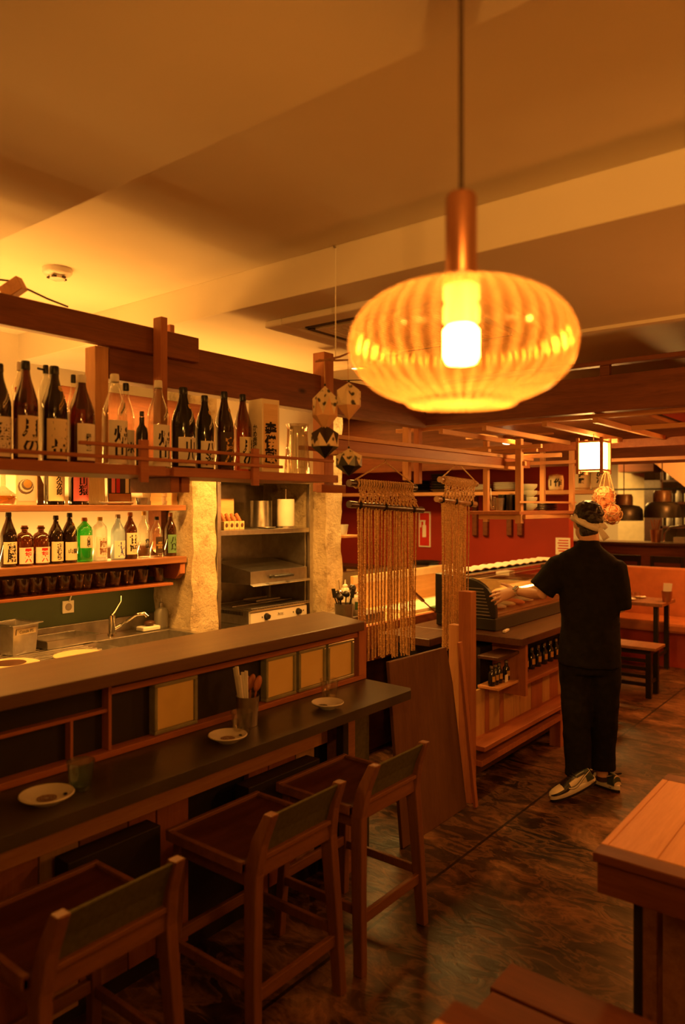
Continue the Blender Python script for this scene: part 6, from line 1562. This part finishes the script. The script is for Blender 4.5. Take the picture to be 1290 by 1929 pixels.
# ---- trousers
C = MB()
eloft(C, [(0, .01, .90, .140, .10), (-.002, .01, .84, .165, .118), (-.002, .01, .76, .162, .118), (-.002, .01, .72, .13, .11)], 24)
for hx, kx, ax, hy_, ky_, ay, zb_ in ((-.075, -.072, -.066, .01, -.01, -.02, .118), (.080, .080, .076, .02, .05, .13, .125)):
    C.tube([(hx, hy_, .82), (hx, hy_, .68), (kx, ky_, .48), (ax, ay, .2), (ax, ay, zb_)], [(.084, .098), (.082, .096), (.072, .084), (.065, .074), (.067, .076)], 20)
tr_ = hull_obj('trousers', C, M['cloth'], .009, 4, .5); folds(tr_, .018, .12)
# ---- hair
C = MB()
C.ell(HC+Vector((.002, -.012, .030)), (.083, .098, .090), 22, 0, hrot, 14)
C.ell(HC+Vector((.020, -.045, .035)), (.066, .056, .064), 16, 0, hrot, 10)
C.ell(HC+Vector((.008, -.034, -.045)), (.056, .048, .062), 16, 0, hrot, 10)
C.ell(HC+Vector((.010, -.032, -.092)), (.044, .036, .040), 14, 0, hrot, 10)
rnd = random.Random(6)
for k in range(46):
    a = rnd.uniform(0, 6.28); e = rnd.uniform(.1, 1.4); d = Vector((math.cos(a)*math.cos(e), math.sin(a)*math.cos(e)-.15, math.sin(e))).normalized()
    c0 = HC+Vector((.005, -.016, .032)); q = c0+Vector((d.x*.080, d.y*.094, d.z*.086)); tg = d.cross(Vector((rnd.uniform(-1, 1), rnd.uniform(-1, 1), rnd.uniform(-1, 1)))).normalized()
    C.tube([q-tg*.02-d*.006, q+d*.006, q+tg*.022+d*.002, q+tg*.036-d*.006], [.009, .010, .008, .004], 7)
hull_obj('hair', C, M['hair'], .0055, 1, .4)
# ---- headband with knot and tails
hb = MB(); n = 30; vs = []
for i in range(n+1):
    a = 2*math.pi*i/n; r1, r2 = .0875, .109
    d = hrot @ Vector((r1*math.cos(a), r2*math.sin(a), 0)); yb = d.y
    z = HC.z+.008+.035*(d.y/.1)*.6+.012*math.sin(a*2+1)-.014*(d.x/.09)
    for dz, o_ in ((-.017, 1.0), (.0, 1.05), (.018, 1.0)): vs.append((HC.x+d.x*o_, HC.y-.008+d.y*o_, z+dz))
hb.add(vs, [(3*i+j, 3*i+3+j, 3*i+4+j, 3*i+1+j) for i in range(n) for j in range(2)], 0, True)
K = Vector((HC.x+.052, HC.y-.092, HC.z-.022))
hb.ell(K, (.020, .014, .018), 12)
def strip(pts, w_):
    vs = []
    for i, p in enumerate(pts):
        p = Vector(p); d = (Vector(pts[min(i+1, len(pts)-1)])-Vector(pts[max(i-1, 0)])).normalized(); s_ = d.cross(Vector((0, -1, .2))).normalized()*w_[i]; vs += [p-s_, p+Vector((0, -.004, 0)), p+s_]
    m0 = len(vs); vs += [v+Vector((0, .003, 0)) for v in vs]
    fs = []
    for i in range(len(pts)-1):
        for j in range(2): a = 3*i+j; fs += [(a, a+1, a+4, a+3), (m0+a, m0+a+3, m0+a+4, m0+a+1)]
        a = 3*i; fs += [(a, a+3, m0+a+3, m0+a), (a+2, m0+a+2, m0+a+5, a+5)]
    hb.add(vs, fs, 0, True)
strip([K, K+Vector((.020, -.006, -.022)), K+Vector((.040, -.004, -.052)), K+Vector((.052, .0, -.072))], [.010, .015, .018, .020])
strip([K, K+Vector((.018, .0, .008)), K+Vector((.038, .004, .004)), K+Vector((.052, .006, -.012))], [.008, .014, .015, .012])
strip([(HC.x-.070, HC.y-.075, HC.z+.050), (HC.x-.060, HC.y-.094, HC.z+.030), (HC.x-.030, HC.y-.108, HC.z+.008), K], [.006, .013, .015, .012])
o = hb.build('headband', M['white'], t, world=False); sm = o.modifiers.new('thick', 'SOLIDIFY'); sm.thickness = .003
# ---- watch
wm = MB(); dW = (WR-EL).normalized(); nW = Vector((-.1, -.75, .60)); nW = (nW-dW*nW.dot(dW)).normalized(); sW = dW.cross(nW)
wc = EL.lerp(WR, .90)
rr = []
for f_ in (-.013, .013): rr.append([wc+dW*f_+sW*(.0275*math.cos(2*math.pi*k/20))+nW*(.0275*math.sin(2*math.pi*k/20)) for k in range(20)])
wm.rings(rr); w_ = wm.build('watch_strap', M['chrome'], t, world=False)
fc = MB(); R3 = Matrix((dW, sW, nW)).transposed(); fc.cbox(wc+nW*.030, (.040, .036, .011), R3); wf = fc.build('watch_case', M['chrome'], w_, world=False, bevel=.004)
fc = MB(); fc.cbox(wc+nW*.0362, (.034, .030, .002), R3); fc.build('watch_screen', M['black'], w_, world=False, bevel=.001)
# ---- shoes
def shoe(pos, yaw, pitch, name):
    # local shoe frame: +x toe, z up, heel at x=-.14
    R = Matrix.Rotation(yaw, 3, 'Z') @ Matrix.Rotation(pitch, 3, 'Y')
    T = lambda v: Vector(pos)+R @ Vector(v)
    def outline(s_=1.0):
        pts = []
        for i in range(28):
            a = 2*math.pi*i/28; x = .145*math.cos(a); w0 = .040+.012*max(0, math.cos(a-.5)) ; y = w0*math.sin(a)*(1 if abs(math.cos(a)) < .97 else .9)
            pts.append((x*s_, y*s_))
        return pts
    so = MB(); ol = outline()
    so.rings([[T((x, y, z+.012*max(0, x/.145)**3*0)) for x, y in outline(s_)] for s_, z in ((.96, .012), (1.02, .016), (1.01, .040), (.97, .044))]); s0 = so.build('shoe_midsole', M['ceram'], t, world=False)
    ou = MB(); ou.rings([[T((x, y, z)) for x, y in outline(s_)] for s_, z in ((.95, 0), (1.02, .002), (1.02, .0135), (.96, .014))]); ou.build('outsole', M['black'], s0, world=False)
    up = MB(); rr = []
    prof_ = [(-.135, .050, .028, .045), (-.125, .095, .030, .090), (-.09, .100, .034, .090), (-.05, .098, .037, .080), (-.01, .092, .039, .070), (.03, .078, .043, .05), (.07, .066, .046, .03), (.105, .058, .042, .02), (.130, .052, .028, .012), (.140, .046, .012, .006)]
    for x, zt_, w0, _ in prof_:
        ring = []
        for k in range(16):
            a = math.pi*k/15; ring.append(T((x, w0*math.cos(a), .040+(zt_-.040)*math.sin(a)**.8)))
        ring.append(T((x, 0, .038))); rr.append(ring)
    up.rings(rr); up.build('shoe_upper', M['shoepale'], s0, world=False)
    # dark overlays: toe guard, heel, eyestay with laces
    def patch(nm, mat, x0, x1, a0, a1, g=.0022, zlo=None):
        mb = MB(); vs = []; nx, na = 8, 8
        for i in range(nx+1):
            x = x0+(x1-x0)*i/nx
            for (xa, za, wa, _), (xb, zb2, wb, _) in zip(prof_, prof_[1:]):
                if xa <= x <= xb+1e-9: f_ = (x-xa)/(xb-xa); zt_ = za+(zb2-za)*f_; w0 = wa+(wb-wa)*f_; break
            for j in range(na+1):
                a = a0+(a1-a0)*j/na; vs.append(T((x, (w0+g)*math.cos(a), .040+(zt_+g-.040)*max(0, math.sin(a))**.8)))
        mb.add(vs, [(i*(na+1)+j, i*(na+1)+j+1, (i+1)*(na+1)+j+1, (i+1)*(na+1)+j) for i in range(nx) for j in range(na)], 0, True)
        return mb.build(nm, mat, s0, world=False)
    patch('toe_guard', M['black'], .055, .139, 0, .55); patch('toe_guard', M['black'], .055, .139, math.pi-.55, math.pi)
    patch('eyestay', M['black'], -.04, .060, .85, math.pi-.85); patch('heel_counter', M['heelgreen'], -.133, -.085, 0, math.pi)
    patch('side_panel', M['black'], .02, .06, .0, .85); patch('side_panel', M['black'], .02, .06, math.pi-.85, math.pi)
    patch('collar', M['black'], -.09, -.035, .75, math.pi-.75)
    for sg in (1, -1):
        sw = MB(); pts = []
        for j in range(13):
            f_ = j/12; x = .035-.165*f_; zz = .056+.048*f_**1.6-.020*math.sin(math.pi*min(1, f_*1.6))*(1-f_); pts.append((x, zz, .012*math.sin(math.pi*min(1, (f_*.9+.1)))**.7*(1-.55*f_)))
        vs = []
        for x, zz, w0 in pts:
            yy = sg*(.048 if x > -.05 else .048+(x+.05)*.14)
            vs += [T((x, yy, zz-w0*.55)), T((x, yy*.97, zz+w0*.55))]
        sw.add([R @ (R.inverted() @ (v-Vector(pos))+Vector((0, -.0006*sg, (-.0035 if i_ % 2 == 0 else .0035))))+Vector(pos) for i_, v in enumerate(vs)], [(2*i, 2*i+1, 2*i+3, 2*i+2) for i in range(12)], 1, True)
        sw.add(vs, [(2*i, 2*i+1, 2*i+3, 2*i+2) for i in range(12)], 0, True)
        put_text(sw, 'AIR', lambda u, v: T((-.112-u*sg, sg*(.0415), .027+v)), .022, .010, 1, .0); sw.build('side_swoosh', [M['ceram'], M['black']], s0, world=False)
    lc = MB()
    for k in range(6):
        x = -.030+.017*k; zt_ = .101-.0065*k-(.004 if k > 3 else 0); lc.tube([T((x, -.022, zt_-.012)), T((x+.004, 0, zt_+.004)), T((x, .022, zt_-.012))], .0035, 6)
    lc.build('laces', M['black'], s0, world=False)
    return s0
M['heelgreen'] = plain('dark green leather', (.03, .05, .03), .5)
M['shoepale'] = plain('cream leather', (.70, .62, .50), .5)
# yaw: toe to the image left and slightly towards the camera
shoe((-.085, -.10, .050), math.radians(207), math.radians(20), 'shoe')
shoe((.065, .20, .002), math.radians(135), 0, 'shoe')
o = MB().tube([(-.085, -.02, .06), (-.085, -.02, .125)], .041, 14).build('sock', M['darklab'], t, world=False)
o = MB().tube([(.078, .15, .05), (.078, .15, .14)], .041, 14).build('sock', M['darklab'], t, world=False)
